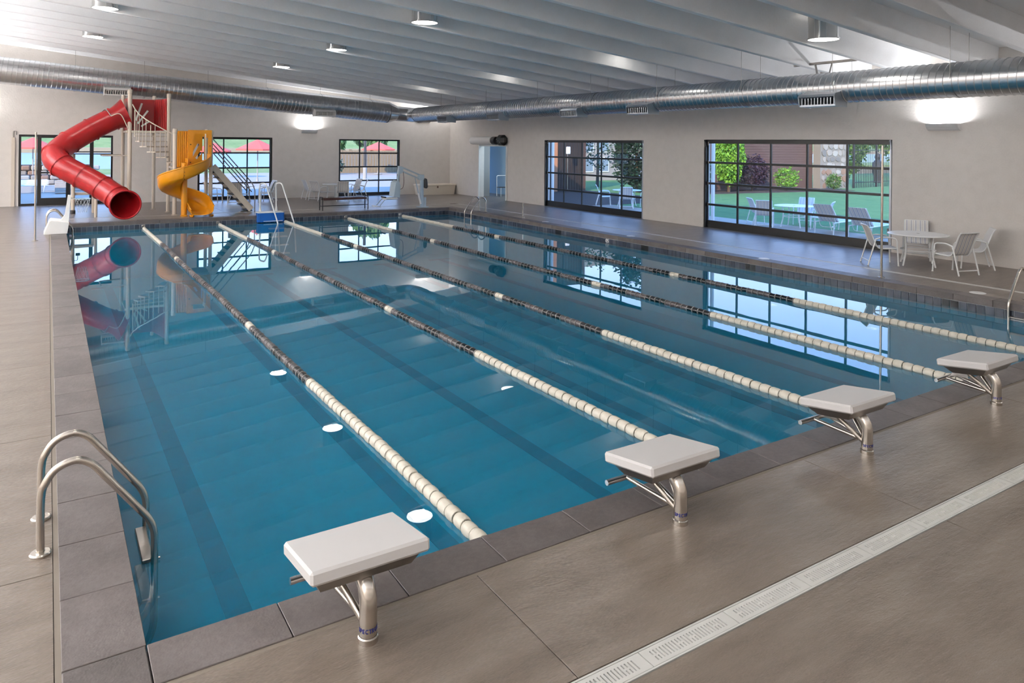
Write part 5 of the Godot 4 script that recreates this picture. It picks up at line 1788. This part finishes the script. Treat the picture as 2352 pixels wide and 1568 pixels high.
# ---------------------------------------------------------------- things on the deck
func build_deck_things() -> void:
	var pole := func(x: float, z: float, h: float, label: String):
		var o := thing("steel_pole", label, "pole", V(x, 0, z))
		part(o, "shaft", mb().tube([Vector3(0, 0, 0), Vector3(0, h, 0)], 0.024, 12), M.steel)
		part(o, "floor_flange", mb().lathe([Vector2(0.075, 0), Vector2(0.075, 0.012), Vector2(0.03, 0.018)], 18), M.steel)
		part(o, "cap", mb().at(Transform3D(Basis(), Vector3(0, h, 0))).lathe([Vector2(0.026, 0), Vector2(0.02, 0.012), Vector2(0, 0.016)], 12), M.steel)
		for s in [-1.0, 1.0]:
			part(o, "flange_bolt", mb().box(Vector3(0.055 * s, 0.018, 0.02), Vector3(0.02, 0.014, 0.02), Basis(), 0.004), M.chrome)
	pole.call(-0.735, 18.73, 2.87, "tall slim steel pole near the white basketball goal base")
	pole.call(14.17, 17.9, 0.51, "short steel pin post on the garden side deck")
	pole.call(14.15, 4.33, 2.73, "tall slim steel pole in front of the garden glass door")
	# skimmer lids
	for q in [[14.05, 7.2], [14.22, 2.5], [14.1, 16.4], [14.1, 12.0]]:
		var o := thing("skimmer_lid", "round white skimmer lid set in the garden side deck", "lid", V(q[0], 0, q[1]), 0.0, "skimmer lids")
		part(o, "cover", mb().lathe([Vector2(0, 0.006), Vector2(0.11, 0.006), Vector2(0.125, 0.0)], 24), M.white)
		part(o, "rim", mb().lathe([Vector2(0.125, 0.0), Vector2(0.13, 0.004), Vector2(0.14, 0.0)], 24), M.white)
	# poolside basketball goal
	var o := thing("basketball_goal", "white poolside basketball goal with hoop and net", "basketball goal", V(-0.25, 0, 20.6))
	part(o, "base_tank", mb().prism(PackedVector2Array([Vector2(-0.3, 0.0), Vector2(0.27, 0.0), Vector2(0.31, 0.3), Vector2(0.12, 0.34), Vector2(-0.12, 0.38), Vector2(-0.16, 0.36)]), -0.5, 0.5), M.white)
	part(o, "upright", mb().prism(PackedVector2Array([Vector2(0.08, 0.3), Vector2(0.30, 0.12), Vector2(0.36, 1.06), Vector2(0.29, 1.07), Vector2(0.22, 0.5)]), -0.12, 0.12), M.white)
	var ring := []
	for k in 25:
		var a := TAU * k / 24
		ring.append(Vector3(0.66 + cos(a) * 0.2, 0.95, sin(a) * 0.2))
	part(o, "hoop", mb().tube(ring, 0.012, 6, false), M.cool_wall)
	part(o, "hoop_arm", mb().tube([Vector3(0.33, 0.98, 0), Vector3(0.48, 0.95, 0)], 0.02, 8), M.white)
	var net := mb()
	for k in 12:
		for s in [-1.0, 1.0]:
			var p := []
			for j in 5:
				var a: float = TAU * (k + s * j * 0.5) / 12
				var r := lerpf(0.2, 0.11, j / 4.0)
				p.append(Vector3(0.66 + cos(a) * r, 0.95 - 0.1 * j, sin(a) * r))
			net.tube(p, 0.004, 4, false)
	part(o, "net", net, M.net).set_meta("kind", "stuff")
	# lifeguard chair beyond the slide
	o = thing("lifeguard_stand", "beige post lifeguard stand with a red seat board in front of the storefront", "lifeguard stand", V(0.31, 0, 26.47))
	part(o, "post", mb().tube([Vector3(0, 0, 0), Vector3(0.0, 2.15, 0)], 0.065, 12), M.beige_post)
	part(o, "foot", mb().lathe([Vector2(0.085, 0), Vector2(0.085, 0.12), Vector2(0.065, 0.14)], 14), M.dark_grey)
	part(o, "seat_board", mb().box(Vector3(-0.34, 1.47, 0), Vector3(0.72, 0.09, 0.5), Basis(Vector3.BACK, 0.02), 0.015), M.red_board)
	part(o, "seat_edge", mb().box(Vector3(-0.34, 1.53, 0), Vector3(0.72, 0.03, 0.5), Basis(Vector3.BACK, 0.02), 0.01), M.beige_post)
	part(o, "arm_block", mb().box(Vector3(-0.14, 1.92, 0), Vector3(0.26, 0.1, 0.12), Basis(), 0.015), M.beige_post)
	part(o, "arm_grip", mb().tube([Vector3(-0.16, 1.96, 0), Vector3(-0.16, 2.1, 0), Vector3(-0.24, 2.14, 0)], 0.025, 8), M.beige_post)
	part(o, "signal_box", mb().box(Vector3(0.17, 0.98, 0), Vector3(0.14, 0.09, 0.1), Basis(), 0.01), M.dark_grey)
	part(o, "signal_stem", mb().tube(rounded([Vector3(0.02, 1.2, 0), Vector3(0.16, 1.2, 0), Vector3(0.17, 1.0, 0)], 0.05), 0.012, 6), M.black)
	part(o, "step_board", mb().box(Vector3(0.36, 0.71, -0.2), Vector3(0.62, 0.09, 0.3), Basis(), 0.012), M.beige_post)
	part(o, "step_post", mb().bb(Vector3(0.6, 0, -0.28), Vector3(0.7, 0.7, -0.14), 0.01), M.beige_post)
	# removable pool steps
	o = thing("pool_steps", "blue boxed pool steps with white handrails at the far wall", "pool steps", V(6.37, 0, 22.82))
	part(o, "blue_front", mb().box(Vector3(0.02, -0.06, 0.14), Vector3(0.86, 0.34, 0.06), Basis(), 0.01), M.blue)
	part(o, "blue_side", mb().box(Vector3(-0.43, -0.06, 0.0), Vector3(0.05, 0.34, 0.3), Basis(), 0.01), M.blue)
	part(o, "blue_side", mb().box(Vector3(0.46, -0.06, 0.0), Vector3(0.05, 0.34, 0.3), Basis(), 0.01), M.blue)
	part(o, "top_tread", mb().box(Vector3(0.0, 0.115, -0.05), Vector3(0.92, 0.03, 0.46), Basis(), 0.01), M.white)
	part(o, "white_trim", mb().box(Vector3(0.08, -0.19, 0.175), Vector3(0.68, 0.02, 0.012)), M.white)
	for s in [-1.0, 1.0]:
		var x: float = 0.02 + 0.29 * s
		part(o, "handrail", mb().tube(rounded([Vector3(x, 0.0, -0.3), Vector3(x - 0.03, 1.15, -0.26), Vector3(x + 0.10, 1.17, 0.05), Vector3(x + 0.42, -0.3, 0.62), Vector3(x + 0.44, -1.3, 0.75)], 0.12), 0.026, 10), M.white_gloss)
		part(o, "rail_socket", mb().at(Transform3D(Basis(), Vector3(x, 0.0, -0.3))).lathe([Vector2(0.075, 0.0), Vector2(0.06, 0.1), Vector2(0.03, 0.3)], 14), M.white)
	for k in 4:
		part(o, "sunken_tread", mb().box(Vector3(0.2, -0.45 - 0.28 * k, 0.3 + 0.16 * k), Vector3(0.6, 0.04, 0.2), Basis(), 0.006), M.white)
	# pool lift
	o = thing("pool_lift", "pale grey pool lift with a sling seat on a folding arm", "pool lift", V(12.76, 0, 23.45))
	part(o, "base_plate", mb().box(Vector3(0.02, 0.02, 0), Vector3(0.4, 0.04, 0.4), Basis(), 0.01), M.lift_grey)
	part(o, "mast", mb().bb(Vector3(-0.08, 0.02, -0.06), Vector3(0.05, 1.28, 0.06), 0.01), M.lift_grey)
	part(o, "mast_sleeve", mb().tube([Vector3(0.12, 0.03, 0), Vector3(0.12, 0.42, 0)], 0.07, 14), M.lift_grey)
	part(o, "mast_head", mb().box(Vector3(-0.06, 1.26, 0), Vector3(0.26, 0.22, 0.14), Basis(), 0.02), M.lift_grey)
	part(o, "arm", mb().tube([Vector3(-0.06, 1.33, 0.03), Vector3(-0.98, 1.7, 0.03)], 0.03, 10), M.lift_grey)
	part(o, "arm", mb().tube([Vector3(-0.08, 1.17, 0.03), Vector3(-0.95, 1.53, 0.03)], 0.03, 10), M.lift_grey)
	part(o, "arm_head", mb().prism(PackedVector2Array([Vector2(-1.08, 1.74), Vector2(-0.9, 1.66), Vector2(-0.92, 1.46), Vector2(-1.12, 1.4)]), -0.06, 0.1), M.lift_grey)
	part(o, "hanger_bar", mb().tube([Vector3(-1.06, 1.68, 0.03), Vector3(-1.12, 1.0, 0.03), Vector3(-1.2, 0.42, 0.03)], 0.04, 10), M.lift_grey)
	part(o, "seat_back", mb().prism(PackedVector2Array([Vector2(-1.38, 0.5), Vector2(-1.12, 0.46), Vector2(-1.10, 0.95), Vector2(-1.18, 1.15), Vector2(-1.3, 1.08)]), -0.25, 0.28), M.lift_grey)
	part(o, "seat", mb().box(Vector3(-1.45, 0.42, 0.0), Vector3(0.55, 0.08, 0.48), Basis(), 0.03), M.white)
	part(o, "seat_hinge", mb().tube([Vector3(-1.72, 0.48, -0.22), Vector3(-1.72, 0.48, 0.22)], 0.03, 8), M.dark_grey)
	for s in [-0.18, 0.18]:
		part(o, "leg_strut", mb().tube([Vector3(-1.7, 0.42, s), Vector3(-1.95, 0.14, s)], 0.018, 8), M.lift_grey)
	part(o, "foot_rest", mb().box(Vector3(-2.02, 0.12, 0), Vector3(0.24, 0.03, 0.42), Basis(Vector3.BACK, -0.15), 0.01), M.white)
	part(o, "ram", mb().tube([Vector3(-0.34, 1.24, 0.03), Vector3(-0.12, 0.3, 0.05)], 0.022, 8), M.lift_grey)
	part(o, "ram_body", mb().tube([Vector3(-0.2, 0.6, 0.045), Vector3(-0.08, 0.15, 0.05)], 0.04, 10), M.white)
	part(o, "battery_pack", mb().box(Vector3(0.14, 1.0, 0.02), Vector3(0.14, 0.42, 0.24), Basis(Vector3.BACK, 0.12), 0.05), M.dark_grey)
	part(o, "cable", mb().tube(catmull([Vector3(-0.88, 1.5, 0.05), Vector3(-0.86, 1.1, 0.06), Vector3(-0.9, 0.85, 0.06), Vector3(-1.02, 0.78, 0.06)], 5), 0.01, 6), M.brown)
